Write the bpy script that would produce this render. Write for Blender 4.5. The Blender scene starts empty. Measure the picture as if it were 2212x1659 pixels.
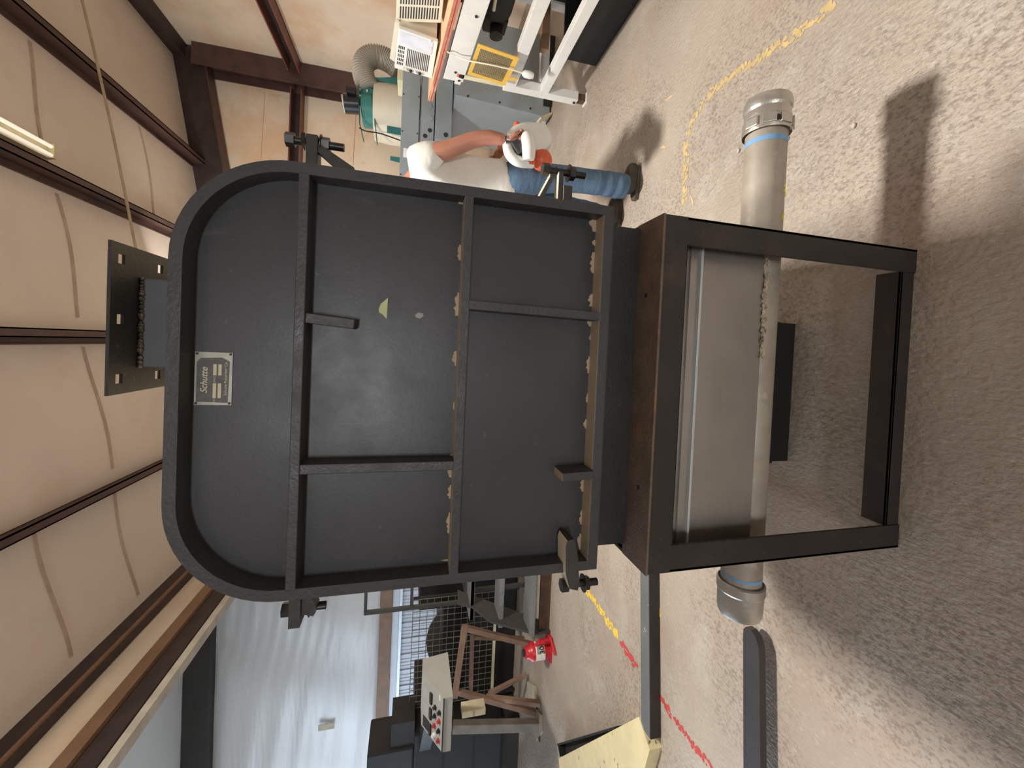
import bpy, bmesh, math, random
from mathutils import Vector as V, Matrix
random.seed(7)
sc = bpy.context.scene
col = sc.collection
PI = math.pi

# ------------------------------------------------------------------ camera
CF, CP, CR, CY, PX, PY = 860.66, .2478049, .0396331, .0210944, 63.58, 2.52   # focal px, pitch, roll, yaw, principal point
HC = 1.42
fw = V((-math.sin(CY)*math.cos(CP), math.cos(CY)*math.cos(CP), -math.sin(CP)))
rt0 = V((math.cos(CY), math.sin(CY), 0)); up0 = rt0.cross(fw)
rt = rt0*math.cos(CR) + up0*math.sin(CR)
up = -rt0*math.sin(CR) + up0*math.cos(CR)
CAM = V((0, 0, HC))
cd = bpy.data.cameras.new('camera'); cam = bpy.data.objects.new('camera', cd); col.objects.link(cam)
M3 = Matrix((-up, rt, -fw)).transposed()          # the phone was held sideways: picture left is up in the room
cam.matrix_world = Matrix.Translation(CAM) @ M3.to_4x4()
cd.sensor_fit = 'HORIZONTAL'; cd.sensor_width = 36; cd.lens = 36*CF/2212
cd.shift_x = -PY/2212; cd.shift_y = -PX/2212; cd.clip_start = .05; cd.clip_end = 200
sc.camera = cam

def ray(x, y):
    return rt*(829.5-y-PX) - up*(x-1106-PY) + fw*CF
def onY(x, y, Y): d = ray(x, y); return CAM + d*(Y/d.y)
def onX(x, y, X): d = ray(x, y); return CAM + d*(X/d.x)
def onZ(x, y, Z=0): d = ray(x, y); return CAM + d*((Z-HC)/d.z)

# ------------------------------------------------------------------ view, world, lights
sc.view_settings.view_transform = 'Standard'; sc.view_settings.look = 'None'
sc.view_settings.gamma = 1; sc.view_settings.use_curve_mapping = False
sc.view_settings.exposure = 0.35
w = bpy.data.worlds.new('sky'); sc.world = w; w.use_nodes = True
bg = w.node_tree.nodes['Background']; bg.inputs[0].default_value = (.68, .82, 1, 1); bg.inputs[1].default_value = 4.6
def area(name, loc, target, sx, sy, power, color):
    l = bpy.data.lights.new(name, 'AREA'); l.shape = 'RECTANGLE'; l.size = sx; l.size_y = sy; l.energy = power; l.color = color
    o = bpy.data.objects.new(name, l); col.objects.link(o); o.location = loc
    o.rotation_euler = (V(target)-V(loc)).to_track_quat('-Z', 'Y').to_euler(); return o
area('lamp_light_main', (.2, 2.0, 4.3), (.2, 2.0, 0), .35, .35, 190, (1, .96, .90))
area('lamp_light_near', (-1.0, -8.0, 2.7), (-.3, .9, 1.6), 1.5, .6, 170, (.92, .96, 1))
area('fill_light_far', (.6, 6.0, 4.4), (1.6, 8.4, 1.6), 1.2, .35, 75, (1, .95, .88))  # added fill aimed at the back wall, no fixture hangs here

# ------------------------------------------------------------------ materials
def S(r, g, b):
    f = lambda c: (c/255/12.92) if c/255 <= .04045 else ((c/255+.055)/1.055)**2.4
    return (f(r), f(g), f(b), 1)
MATS = {}
def mat(name, c, rough=.5, metal=0, var=.12, vs=6, spots=(), bump=0, bs=40, bstretch=(1, 1, 1), dust=None, spec=.5, rvar=0, emit=None):
    if name in MATS: return MATS[name]
    m = bpy.data.materials.new(name); m.use_nodes = True; nt = m.node_tree; N = nt.nodes; L = nt.links
    b = N['Principled BSDF']
    b.inputs['Roughness'].default_value = rough; b.inputs['Metallic'].default_value = metal
    b.inputs['Specular IOR Level'].default_value = spec
    tc = N.new('ShaderNodeTexCoord')
    def noise(scale, detail=4, stretch=(1, 1, 1), rough_=.55, loc=(0, 0, 0)):
        mp = N.new('ShaderNodeMapping'); mp.inputs['Scale'].default_value = stretch; mp.inputs['Location'].default_value = loc
        L.new(tc.outputs['Object'], mp.inputs[0])
        n = N.new('ShaderNodeTexNoise'); n.inputs['Scale'].default_value = scale; n.inputs['Detail'].default_value = detail
        n.inputs['Roughness'].default_value = rough_
        L.new(mp.outputs[0], n.inputs['Vector']); return n.outputs['Fac']
    def ramp(fac, lo, hi):
        r = N.new('ShaderNodeMapRange'); r.inputs[1].default_value = lo; r.inputs[2].default_value = hi
        r.interpolation_type = 'SMOOTHSTEP'
        L.new(fac, r.inputs[0]); return r.outputs[0]
    def mix(fac, a, bcol):
        x = N.new('ShaderNodeMix'); x.data_type = 'RGBA'
        if isinstance(fac, float): x.inputs[0].default_value = fac
        else: L.new(fac, x.inputs[0])
        for s, v in ((6, a), (7, bcol)):
            if isinstance(v, tuple): x.inputs[s].default_value = v
            else: L.new(v, x.inputs[s])
        return x.outputs[2]
    sc_ = lambda k: tuple(min(1, max(0, v*k)) for v in c[:3]) + (1,)
    cur = mix(ramp(noise(vs), .3, .7), sc_(1-var), sc_(1+var))
    for i, s in enumerate(spots):
        colr, scale, lo, hi = s[:4]; amt = s[4] if len(s) > 4 else 1; st = s[5] if len(s) > 5 else (1, 1, 1)
        f = ramp(noise(scale, 5, st, .6, (3.1*i+1.7, 5.3*i, 2.2)), lo, hi)
        if len(s) > 6:                                   # patchiness: this layer only shows inside broad worn areas
            mk = N.new('ShaderNodeMath'); mk.operation = 'MULTIPLY'; L.new(f, mk.inputs[0]); L.new(ramp(noise(s[6], 3, (1, 1, 1), .55, (7.7, 1.1*i, 3)), .38, .62), mk.inputs[1]); f = mk.outputs[0]
        if amt < 1:
            mm = N.new('ShaderNodeMath'); mm.operation = 'MULTIPLY'; mm.inputs[1].default_value = amt; L.new(f, mm.inputs[0]); f = mm.outputs[0]
        cur = mix(f, cur, colr)
    if dust:
        g = N.new('ShaderNodeNewGeometry'); sx = N.new('ShaderNodeSeparateXYZ'); L.new(g.outputs['Normal'], sx.inputs[0])
        f = ramp(sx.outputs['Z'], .75, .9)
        mm = N.new('ShaderNodeMath'); mm.operation = 'MULTIPLY'; L.new(f, mm.inputs[0])
        L.new(ramp(noise(25), .1, .35), mm.inputs[1]); cur = mix(mm.outputs[0], cur, dust)
    L.new(cur, b.inputs['Base Color'])
    if rvar:
        r = N.new('ShaderNodeMapRange'); L.new(noise(vs*1.7, 4, (1, 1, 1), .6, (9, 2, 4)), r.inputs[0]); r.inputs[1].default_value = .3; r.inputs[2].default_value = .7
        r.inputs[3].default_value = max(.03, rough-rvar); r.inputs[4].default_value = min(1, rough+rvar); L.new(r.outputs[0], b.inputs['Roughness'])
    if bump:
        bn = N.new('ShaderNodeBump'); bn.inputs['Strength'].default_value = bump; bn.inputs['Distance'].default_value = .02
        L.new(noise(bs, 5, bstretch), bn.inputs['Height']); L.new(bn.outputs[0], b.inputs['Normal'])
    if emit:
        b.inputs['Emission Color'].default_value = emit[0]; b.inputs['Emission Strength'].default_value = emit[1]
    MATS[name] = m; return m

DUST = S(186, 168, 142)
m_floor = mat('concrete floor', S(178, 165, 150), .45, var=.09, vs=1.1, spots=(
    (S(170, 146, 130), 1.7, .50, .70, .5), (S(196, 188, 176), 4, .52, .72, .5), (S(112, 98, 86), 88, .46, .64, .55, (1, .7, 1), 1.6),
    (S(92, 80, 70), 170, .57, .68, .5, (1, .8, 1), 1.1), (S(206, 198, 186), 70, .56, .70, .45, (1, .55, 1)), (S(124, 106, 92), .55, .60, .8, .35)),
    bump=.4, bs=70, bstretch=(1, .6, 1), rvar=.12)
m_ground = mat('gravel yard', S(170, 165, 155), .9, vs=2)
m_ceil = mat('ceiling insulation sheet', S(230, 218, 206), .55, var=.05, vs=.8, spots=((S(218, 198, 180), 1.3, .5, .75, .6), (S(176, 156, 138), 3, .68, .8, .35, (.3, 1, 1))), bump=.25, bs=1.5, bstretch=(.5, 2.5, 1))
m_wallR = mat('stained insulation sheet', S(234, 218, 196), .5, var=.06, vs=1.0, spots=((S(224, 182, 142), .9, .45, .68, .7), (S(214, 196, 172), 1.7, .55, .75, .6), (S(176, 124, 86), 4, .64, .8, .4, (1, 1, .4))), bump=.35, bs=1.3, bstretch=(.6, .6, 4))
m_wallL = mat('white insulation sheet', S(212, 211, 210), .32, var=.03, vs=.8, spots=((S(190, 172, 152), .6, .60, .8, .5),), bump=.6, bs=1.1, bstretch=(.9, .9, 6))
m_red = mat('red oxide primer', S(84, 60, 55), .55, var=.15, vs=4, spots=((S(60, 44, 44), 3, .5, .7, .6),))
m_redLit = mat('lit red primer', S(122, 76, 66), .55, var=.15, vs=4)  # girt flanges: the light on them is put into this colour
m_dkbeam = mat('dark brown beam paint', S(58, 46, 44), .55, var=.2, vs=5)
m_brown = mat('brown steel and lit flange', S(128, 98, 74), .6, var=.12, vs=4)
m_trimw = mat('pale trim paint', S(196, 188, 172), .5)
m_blkbeam = mat('black beam paint', S(46, 42, 38), .6)
m_ribpanel = mat('white ribbed panel', S(206, 212, 222), .35, var=.03)

m_mill = mat('black mill paint', S(60, 60, 63), .40, var=.10, vs=5, spots=(
    (S(52, 52, 54), 2.2, .5, .72, .6), (S(96, 96, 98), 60, .66, .74, .55), (S(150, 148, 142), 38, .745, .775, .8), (S(110, 106, 102), 9, .70, .80, .35, (1, 1, .3))),
    bump=.02, bs=130, dust=DUST, rvar=.05)
m_millrim = mat('black rim paint', S(64, 64, 66), .45, var=.12, vs=8, spots=((S(104, 100, 96), 45, .68, .76, .6), (S(74, 66, 58), 6, .58, .75, .5)), bump=.10, bs=110, dust=DUST, rvar=.1)
m_skirt = mat('black skirt paint', S(42, 41, 40), .55, var=.15, vs=9, spots=((S(92, 88, 82), 40, .64, .74, .6), (S(96, 74, 58), 7, .64, .78, .5)), bump=.1, bs=120)
m_neck = mat('inlet neck blue grey paint', S(88, 92, 98), .5, var=.1, vs=8)
m_weld = mat('weld bead metal', S(120, 116, 112), .35, .8, bump=.5, bs=160)
m_stand = mat('stand steel', S(46, 42, 40), .5, .05, var=.15, vs=7, spots=((S(92, 68, 54), 5, .58, .76, .55), (S(112, 104, 96), 55, .67, .76, .5), (S(30, 28, 27), 3, .5, .75, .5)), bump=.08, bs=90, rvar=.1)
m_ledge = mat('rusty dusty ledge', S(112, 94, 80), .75, var=.15, vs=12, spots=((S(160, 108, 76), 7, .55, .72, .55, (1, 3, 1)), (S(128, 112, 96), 45, .55, .7, .6)), bump=.2, bs=150)
m_galv = mat('galvanised sheet', S(176, 170, 164), .38, .75, var=.07, vs=4, spots=((S(120, 108, 98), 14, .69, .78, .6),), rvar=.08)
m_galvl = mat('galvanised edge', S(206, 214, 216), .4, .4, var=.05)
m_pipe = mat('weathered aluminium pipe', S(170, 160, 146), .55, .2, var=.12, vs=9, spots=((S(150, 134, 114), 7, .55, .75, .6), (S(214, 210, 200), 12, .6, .75, .5)), rvar=.12, bump=.05, bs=60)
m_coup = mat('cast aluminium coupling', S(196, 192, 184), .33, .75, var=.06, vs=14, bump=.08, bs=120)
m_rustweld = mat('crusty sediment', S(196, 178, 150), .8, var=.3, vs=60, spots=((S(90, 72, 58), 50, .52, .64, .9),), bump=.6, bs=140)
m_blue = mat('blue paint mark', S(120, 164, 205), .6)
m_yel = mat('yellow crayon', S(224, 208, 60), .7)
m_bolt = mat('dark bolt steel', S(58, 56, 54), .38, .6, var=.2, vs=40)
m_lug = mat('black lug paint', S(60, 58, 56), .5, var=.15, vs=14, dust=S(226, 214, 190), bump=.1, bs=100)
m_plate = mat('nameplate aluminium', S(150, 148, 138), .35, .6, var=.1, vs=30)
m_platedk = mat('nameplate dark field', S(92, 91, 90), .5, var=.15, vs=60)
m_cream = mat('nameplate cream lettering', S(220, 210, 176), .5, var=.05)
m_stick = mat('torn green sticker', S(196, 206, 150), .6, var=.05)

m_white = mat('white machine paint', S(226, 224, 218), .4, var=.04, vs=5, spots=((S(200, 184, 160), 7, .66, .78, .5),))
m_ply = mat('plywood face', S(232, 190, 152), .6, var=.06, vs=4, bump=.05, bs=30)
m_plyed = mat('red plywood edge', S(196, 120, 98), .65, var=.12, vs=20, spots=((S(235, 190, 160), 70, .58, .66, .8, (.05, .05, 1)),))
m_acw = mat('air conditioner plastic', S(228, 226, 220), .4, var=.03)
m_acb = mat('aged air conditioner plastic', S(214, 206, 186), .45, var=.04)
m_slot = mat('dark slot', S(46, 42, 40), .8)
m_yguard = mat('yellow guard paint', S(228, 184, 84), .45, var=.06)
m_mesh = mat('guard mesh', S(168, 146, 96), .5, .3)
m_cord = mat('cream cord', S(226, 216, 192), .5)
m_greym = mat('grey sheet metal', S(150, 160, 166), .42, .25, var=.06, vs=3, spots=((S(178, 184, 184), 2, .55, .75, .4),))
m_green = mat('green machine paint', S(50, 112, 112), .45, var=.12, vs=6)
m_blackp = mat('black glossy motor', S(34, 34, 38), .3, var=.1)
m_hose = mat('grey flexible hose', S(176, 168, 154), .45, var=.05)
m_drum = mat('cream drum', S(216, 206, 184), .5, var=.03)
m_dark = mat('dark machine paint', S(24, 23, 22), .6, var=.2, vs=4)
m_dark2 = mat('dark grey paint', S(40, 40, 40), .55, var=.2, vs=5)
m_rusty = mat('rusty brown', S(88, 66, 48), .7, var=.25, vs=10)
m_olabel = mat('label orange', S(214, 96, 60), .5)
m_wlabel = mat('label white', S(232, 230, 224), .5)
m_bk = mat('label black', S(30, 28, 32), .5)
m_skin = mat('skin', S(176, 118, 96), .5, var=.06, vs=9)
m_shirt = mat('white cotton', S(232, 228, 218), .85, var=.02, bump=.25, bs=9, bstretch=(1, 1, 1.6))
m_jean = mat('blue denim', S(84, 108, 132), .85, var=.16, vs=7, spots=((S(110, 138, 160), 5, .56, .72, .5, (1, 1, 2)),), bump=.4, bs=12, bstretch=(.6, .6, 2))
m_shoe = mat('dark shoe leather', S(62, 54, 46), .6, var=.2)
m_sole = mat('shoe sole', S(84, 76, 62), .7)
m_hair = mat('brown hair', S(64, 48, 38), .7, var=.2)
m_orange = mat('orange plastic', S(206, 92, 58), .4, var=.05)
m_bwhite = mat('white plastic', S(226, 224, 216), .4, var=.04)
m_bdark = mat('dark plastic', S(58, 62, 64), .45)
m_chrome = mat('chrome', S(220, 220, 220), .12, 1)
m_tread = mat('grey diamond plate', S(132, 134, 134), .45, .3, var=.08, bump=.6, bs=45, bstretch=(1, 2, 1))
m_rail = mat('dark grey rail paint', S(62, 62, 60), .5)
m_jack = mat('red enamel', S(196, 40, 48), .35, var=.08, vs=12)
m_trest = mat('worn red steel', S(140, 112, 94), .6, var=.15, vs=9, spots=((S(150, 60, 54), 9, .60, .72, .8),))
m_wire = mat('galvanised wire', S(126, 120, 106), .5, .4)
m_cons = mat('console beige grey', S(166, 165, 160), .5, var=.05)
m_red2 = mat('red button', S(176, 56, 50), .4)
m_bcream = mat('chipped cream paint', S(226, 212, 166), .55, var=.06, vs=8, spots=((S(70, 64, 54), 12, .64, .69, .9),))
m_fork = mat('chipped black fork paint', S(62, 60, 62), .42, .2, var=.1, vs=6, spots=((S(222, 212, 180), 24, .71, .74, .95), (S(90, 88, 90), 50, .64, .72, .5)), bump=.06, bs=80)
m_railgrey = mat('grey rail paint', S(122, 124, 128), .35, .3, var=.1, spots=((S(226, 220, 196), 15, .66, .71, .9),))
m_ylpaint = mat('worn yellow floor paint', S(202, 176, 124), .7, var=.12, vs=25)
m_ybright = mat('yellow floor paint', S(236, 200, 84), .6, var=.1, vs=25)
m_rdpaint = mat('worn red floor paint', S(200, 74, 70), .65, var=.12, vs=25)
m_stone = mat('pebble stone', S(196, 188, 176), .8)
m_chip = mat('wood chip', S(226, 188, 150), .8)
m_tube = mat('fluorescent tube', S(240, 232, 206), .4, emit=((1, .93, .78, 1), .5))
m_paper = mat('dusty board', S(176, 166, 142), .7)
m_box = mat('cream junction box', S(216, 206, 172), .5)
m_sack = mat('dark sack', S(44, 43, 43), .8, var=.15)

# ------------------------------------------------------------------ mesh building
class MB:
    def __init__(s): s.bm = bmesh.new()
    def _add(s, vs, fs):
        bv = [s.bm.verts.new(V(v)) for v in vs]
        for f in fs:
            try: s.bm.faces.new([bv[i] for i in f])
            except ValueError: pass
        return s
    def box(s, lo, hi, bev=0):
        x0, y0, z0 = lo; x1, y1, z1 = hi
        return s.hexa([(x0, y0, z0), (x1, y0, z0), (x1, y1, z0), (x0, y1, z0), (x0, y0, z1), (x1, y0, z1), (x1, y1, z1), (x0, y1, z1)], bev)
    def hexa(s, p, bev=0):
        t = bmesh.new(); bv = [t.verts.new(V(v)) for v in p]
        for f in ((0, 3, 2, 1), (4, 5, 6, 7), (0, 1, 5, 4), (1, 2, 6, 5), (2, 3, 7, 6), (3, 0, 4, 7)): t.faces.new([bv[i] for i in f])
        bmesh.ops.recalc_face_normals(t, faces=t.faces[:])
        if bev: bmesh.ops.bevel(t, geom=t.edges[:], offset=bev, segments=2, affect='EDGES', profile=.6)
        s.merge(t); return s
    def merge(s, t):
        me = bpy.data.meshes.new('t'); t.to_mesh(me); t.free(); s.bm.from_mesh(me); bpy.data.meshes.remove(me)
    def beam(s, p, q, w, h, upv=(0, 0, 1), bev=0):
        p, q = V(p), V(q); d = (q-p).normalized(); u = V(upv); sd = d.cross(u)
        if sd.length < 1e-4: sd = d.cross(V((1, 0, 0)))
        sd.normalize(); u = sd.cross(d).normalized(); a = sd*w/2; b = u*h/2
        return s.hexa([p-a-b, p+a-b, q+a-b, q-a-b, p-a+b, p+a+b, q+a+b, q-a+b], bev)
    def cyl(s, p, q, r, r2=None, n=20, caps=True):
        return s.rings([(p, r), (q, r if r2 is None else r2)], n, caps)
    def rings(s, pr, n=20, caps=True):
        P0, P1 = V(pr[0][0]), V(pr[-1][0]); d = (P1-P0).normalized()
        a = d.orthogonal().normalized(); b = d.cross(a); bm = s.bm; R = []
        for p, r in pr:
            R.append([bm.verts.new(V(p)+(a*math.cos(2*PI*i/n)+b*math.sin(2*PI*i/n))*r) for i in range(n)])
        for k in range(len(R)-1):
            for i in range(n): bm.faces.new((R[k][i], R[k][(i+1) % n], R[k+1][(i+1) % n], R[k+1][i])).smooth = True
        if caps: bm.faces.new(R[0][::-1]); bm.faces.new(R[-1])
        return s
    def tube(s, pts, r, n=8):
        pts = [V(p) for p in pts]; bm = s.bm; R = []; a = None
        for i, p in enumerate(pts):
            d = (pts[min(i+1, len(pts)-1)]-pts[max(i-1, 0)]).normalized()
            if a is None: a = d.orthogonal().normalized()
            a = (a-d*a.dot(d)).normalized(); b = d.cross(a)
            rr = r[i] if isinstance(r, (list, tuple)) else r
            R.append([bm.verts.new(p+(a*math.cos(2*PI*k/n)+b*math.sin(2*PI*k/n))*rr) for k in range(n)])
        for k in range(len(R)-1):
            for i in range(n): bm.faces.new((R[k][i], R[k][(i+1) % n], R[k+1][(i+1) % n], R[k+1][i])).smooth = True
        bm.faces.new(R[0][::-1]); bm.faces.new(R[-1]); return s
    def prism(s, poly, ext, holes=False):
        poly = [V(p) for p in poly]; e = V(ext); n = len(poly); t = bmesh.new()
        A = [t.verts.new(p) for p in poly]; B = [t.verts.new(p+e) for p in poly]
        t.faces.new(A); t.faces.new(B[::-1])
        for i in range(n): t.faces.new((A[i], A[(i+1) % n], B[(i+1) % n], B[i]))
        bmesh.ops.recalc_face_normals(t, faces=t.faces[:]); s.merge(t); return s
    def strip(s, outer, inner, ext):      # ring-shaped plate between two loops
        e = V(ext); n = len(outer); t = bmesh.new()
        q = [[t.verts.new(V(p)+k) for p in L] for L, k in ((outer, V((0, 0, 0))), (inner, V((0, 0, 0))), (outer, e), (inner, e))]
        for i in range(n):
            j = (i+1) % n
            t.faces.new((q[0][i], q[0][j], q[1][j], q[1][i])); t.faces.new((q[2][i], q[3][i], q[3][j], q[2][j]))
            t.faces.new((q[0][i], q[2][i], q[2][j], q[0][j])); t.faces.new((q[1][i], q[1][j], q[3][j], q[3][i]))
        bmesh.ops.recalc_face_normals(t, faces=t.faces[:]); s.merge(t); return s
    def ball(s, c, r, sub=2, sc_=(1, 1, 1)):
        t = bmesh.new(); bmesh.ops.create_icosphere(t, subdivisions=sub, radius=r)
        for v in t.verts: v.co = V((v.co.x*sc_[0], v.co.y*sc_[1], v.co.z*sc_[2]))+V(c)
        for f in t.faces: f.smooth = True
        s.merge(t); return s
    def quad(s, pts): return s._add(pts, [tuple(range(len(pts)))])
    def build(s, name, m, parent=None, kind=None):
        me = bpy.data.meshes.new(name); s.bm.to_mesh(me); s.bm.free(); me.materials.append(m)
        if any(p.use_smooth for p in me.polygons): me.set_sharp_from_angle(angle=math.radians(38))
        return link(name, me, parent, kind)
def link(name, me, parent=None, kind=None):
    o = bpy.data.objects.new(name, me); col.objects.link(o)
    if parent:
        o.parent = parent
        if parent.type == 'EMPTY': o.matrix_parent_inverse = Matrix.Translation(-parent.location)
    if kind: o['kind'] = kind
    return o
def base(o):                                   # put a single-mesh thing's origin at its own base
    me = o.data; xs = [v.co for v in me.vertices]
    c = V(((min(v.x for v in xs)+max(v.x for v in xs))/2, (min(v.y for v in xs)+max(v.y for v in xs))/2, min(v.z for v in xs)))
    me.transform(Matrix.Translation(-c)); o.location = c; return o
def thing(name, label, cat, loc=(0, 0, 0), group=None):
    o = bpy.data.objects.new(name, None); col.objects.link(o); o.location = loc; o.empty_display_size = .1
    return tag(o, label, cat, group)
def tag(o, label, cat, group=None):
    o['label'] = label; o['category'] = cat
    if group: o['group'] = group
    return o
def text(body, p, right, upv, size, m, parent, name, depth=.0004, shear=0, align='CENTER', bold=0):
    c = bpy.data.curves.new(name, 'FONT'); c.body = body; c.size = size; c.shear = shear; c.align_x = align; c.align_y = 'CENTER'
    c.extrude = depth; c.offset = bold
    t = bpy.data.objects.new('t', c); col.objects.link(t)
    dg = bpy.context.evaluated_depsgraph_get(); dg.update()
    me = bpy.data.meshes.new_from_object(t.evaluated_get(dg)); bpy.data.objects.remove(t)
    r = V(right).normalized(); u = V(upv).normalized(); n = r.cross(u)
    Mx = Matrix((r, u, n)).transposed().to_4x4(); Mx.translation = V(p); me.transform(Mx)
    me.materials.clear(); me.materials.append(m)
    return link(name, me, parent)
def skin(name, verts, edges, radii, m, parent, sub=2):
    me = bpy.data.meshes.new(name); me.from_pydata([V(v) for v in verts], edges, []); o = bpy.data.objects.new('t', me); col.objects.link(o)
    sk = o.modifiers.new('s', 'SKIN'); sk.use_smooth_shade = True
    for i, r in enumerate(radii):
        d = me.skin_vertices[0].data[i]; d.radius = r if isinstance(r, tuple) else (r, r); d.use_root = (i == 0)
    ss = o.modifiers.new('u', 'SUBSURF'); ss.levels = sub; ss.render_levels = sub
    dg = bpy.context.evaluated_depsgraph_get(); dg.update()
    me2 = bpy.data.meshes.new_from_object(o.evaluated_get(dg)); bpy.data.objects.remove(o)
    me2.materials.clear(); me2.materials.append(m)
    for p in me2.polygons: p.use_smooth = True
    return link(name, me2, parent)

# ------------------------------------------------------------------ the setting
YW, XR, XE = 8.5, 5.0, -3.07
RZ = lambda x: 5.263 + .1814*(x-2.8)
def struct(o): o['kind'] = 'structure'; return o
fl = struct(MB().box((-11, -9, -.1), (XR+.3, YW+.3, 0)).build('floor', m_floor))
gr = struct(MB().box((-45, -45, -.3), (45, 45, -.11)).build('ground', m_ground))
def ragged(pts, wid, name, m, seed, z=.0015, gap=.0):
    """worn paint line: irregular flakes along a polyline on the floor"""
    rnd = random.Random(seed); b = MB()
    for a, c in zip(pts[:-1], pts[1:]):
        a, c = V(a), V(c); d = c-a; n = max(3, int(d.length/(wid*.55))); s = V((-d.y, d.x, 0)).normalized()
        for i in range(n*5):
            if rnd.random() < gap: continue
            p = a + d*((i+rnd.random())/(n*5)) + s*rnd.uniform(-.42, .42)*wid; k = rnd.randint(5, 8); r0 = rnd.uniform(.12, .34)*wid
            ph = rnd.random()*6
            b.prism([(p.x+math.cos(ph+2*PI*j/k)*r0*rnd.uniform(.5, 1.3), p.y+math.sin(ph+2*PI*j/k)*r0*rnd.uniform(.5, 1.3), .0002) for j in range(k)], (0, 0, z+.0004*rnd.random()))
    o = b.build(name, m, fl); return o
Zp = lambda *q: [onZ(x, y) for x, y in q]
ragged(Zp((1800, 5), (1760, 45), (1690, 95), (1610, 145), (1540, 195)), .042, 'paint_stripe', m_ylpaint, 1, gap=.04)
ragged(Zp((1540, 195), (1505, 245), (1485, 300), (1482, 350), (1478, 440)), .05, 'paint_stripe', m_ylpaint, 2, gap=.45)
ragged(Zp((1265, 1272), (1290, 1305), (1312, 1340), (1335, 1375)), .06, 'paint_stripe', m_ybright, 3, gap=.12)
ragged(Zp((1340, 1385), (1376, 1442)), .05, 'paint_stripe', m_rdpaint, 4, gap=.0)
ragged(Zp((1424, 1500), (1450, 1545)), .04, 'paint_stripe', m_rdpaint, 5, gap=.05)
ragged(Zp((1455, 1550), (1490, 1600), (1515, 1632), (1540, 1659)), .035, 'paint_stripe', m_rdpaint, 6, gap=.2)
ragged(Zp((1416, 1290), (1424, 1330)), .05, 'paint_stripe', m_ybright, 7, gap=.2)

# ceiling: single-slope roof over this bay, flat roof over the next bay
def slab_roof(x0, x1, y0, y1, name, m):
    b = MB(); b.hexa([(x0, y0, RZ(x0)), (x1, y0, RZ(x1)), (x1, y1, RZ(x1)), (x0, y1, RZ(x0)), (x0, y0, RZ(x0)+.08), (x1, y0, RZ(x1)+.08), (x1, y1, RZ(x1)+.08), (x0, y1, RZ(x0)+.08)])
    return b.build(name, m)
ce = struct(slab_roof(XE, XR+.1, -9, YW+.1, 'ceiling', m_ceil))
MB().box((-11, -9, 5.22), (XE-.12, YW+.1, 5.3)).build('bay_roof_sheet', m_wallL, ce)
MB().box((XE-.14, -9, 4.2), (XE-.10, YW+.1, 5.3)).build('bay_header_sheet', m_wallL, ce)
def zed(x, y0, y1, m, parent, name='purlin', d=.2, f=.075, t=.012):
    z = RZ(x)-.002; b = MB()
    b.box((x-t/2, y0, z-d), (x+t/2, y1, z))
    b.box((x-t/2, y0, z-d), (x+f, y1, z-d+t)); b.box((x-f, y0, z-t), (x+t/2, y1, z))
    b.box((x+f-t, y0, z-d), (x+f, y1, z-d+.025)); b.box((x-f, y0, z-.03), (x-f+t, y1, z))
    return b.build(name, m, parent)
for x in (-1.64, -.10, 1.47, 2.97): zed(x, -9, YW, m_red, ce)
# seams of the insulation rolls (taped laps across the roof)
def lap(x0, x1, y, name='sheet_lap'):
    b = MB(); n = 10
    for i in range(n):
        a = x0+(x1-x0)*i/n; c = x0+(x1-x0)*(i+1)/n; wv = lambda x: y+.05*math.sin(x*3.1+y)
        b.hexa([(a, wv(a), RZ(a)-.008), (c, wv(c), RZ(c)-.008), (c, wv(c)+.03, RZ(c)-.012), (a, wv(a)+.03, RZ(a)-.012),
                (a, wv(a), RZ(a)), (c, wv(c), RZ(c)), (c, wv(c)+.03, RZ(c)), (a, wv(a)+.03, RZ(a))])
    return b.build(name, mat('crease grey', S(186, 166, 148), .6), ce)
for xa, xb in ((-2.9, -1.75), (-1.5, -.2), (.1, 1.35), (1.65, 2.85)): lap(xa, xb, 5.1)
lap(-2.9, -1.75, 4.2); lap(1.65, 2.85, 6.8)
# right wall and back wall
wr = struct(MB().box((XR, -9, -.05), (XR+.1, YW+.1, RZ(XR)+.06)).build('wall_right', m_wallR))
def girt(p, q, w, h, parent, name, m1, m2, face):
    """channel girt: flanges coloured as lit, web coloured as shaded; face = outward normal"""
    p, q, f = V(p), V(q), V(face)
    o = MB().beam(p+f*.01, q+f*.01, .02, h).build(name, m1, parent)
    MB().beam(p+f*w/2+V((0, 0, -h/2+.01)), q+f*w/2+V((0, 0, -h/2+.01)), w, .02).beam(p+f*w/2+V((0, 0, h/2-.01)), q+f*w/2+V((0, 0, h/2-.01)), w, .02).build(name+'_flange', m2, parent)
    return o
girt((XR, -9, 3.70), (XR, YW, 3.70), .2, .2, wr, 'girt', m_dkbeam, m_redLit, (-1, 0, 0))
MB().beam((XR-.12, -9, RZ(XR)-.13), (XR-.12, YW, RZ(XR)-.13), .22, .2).build('eave_strut', m_dkbeam, wr)
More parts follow.
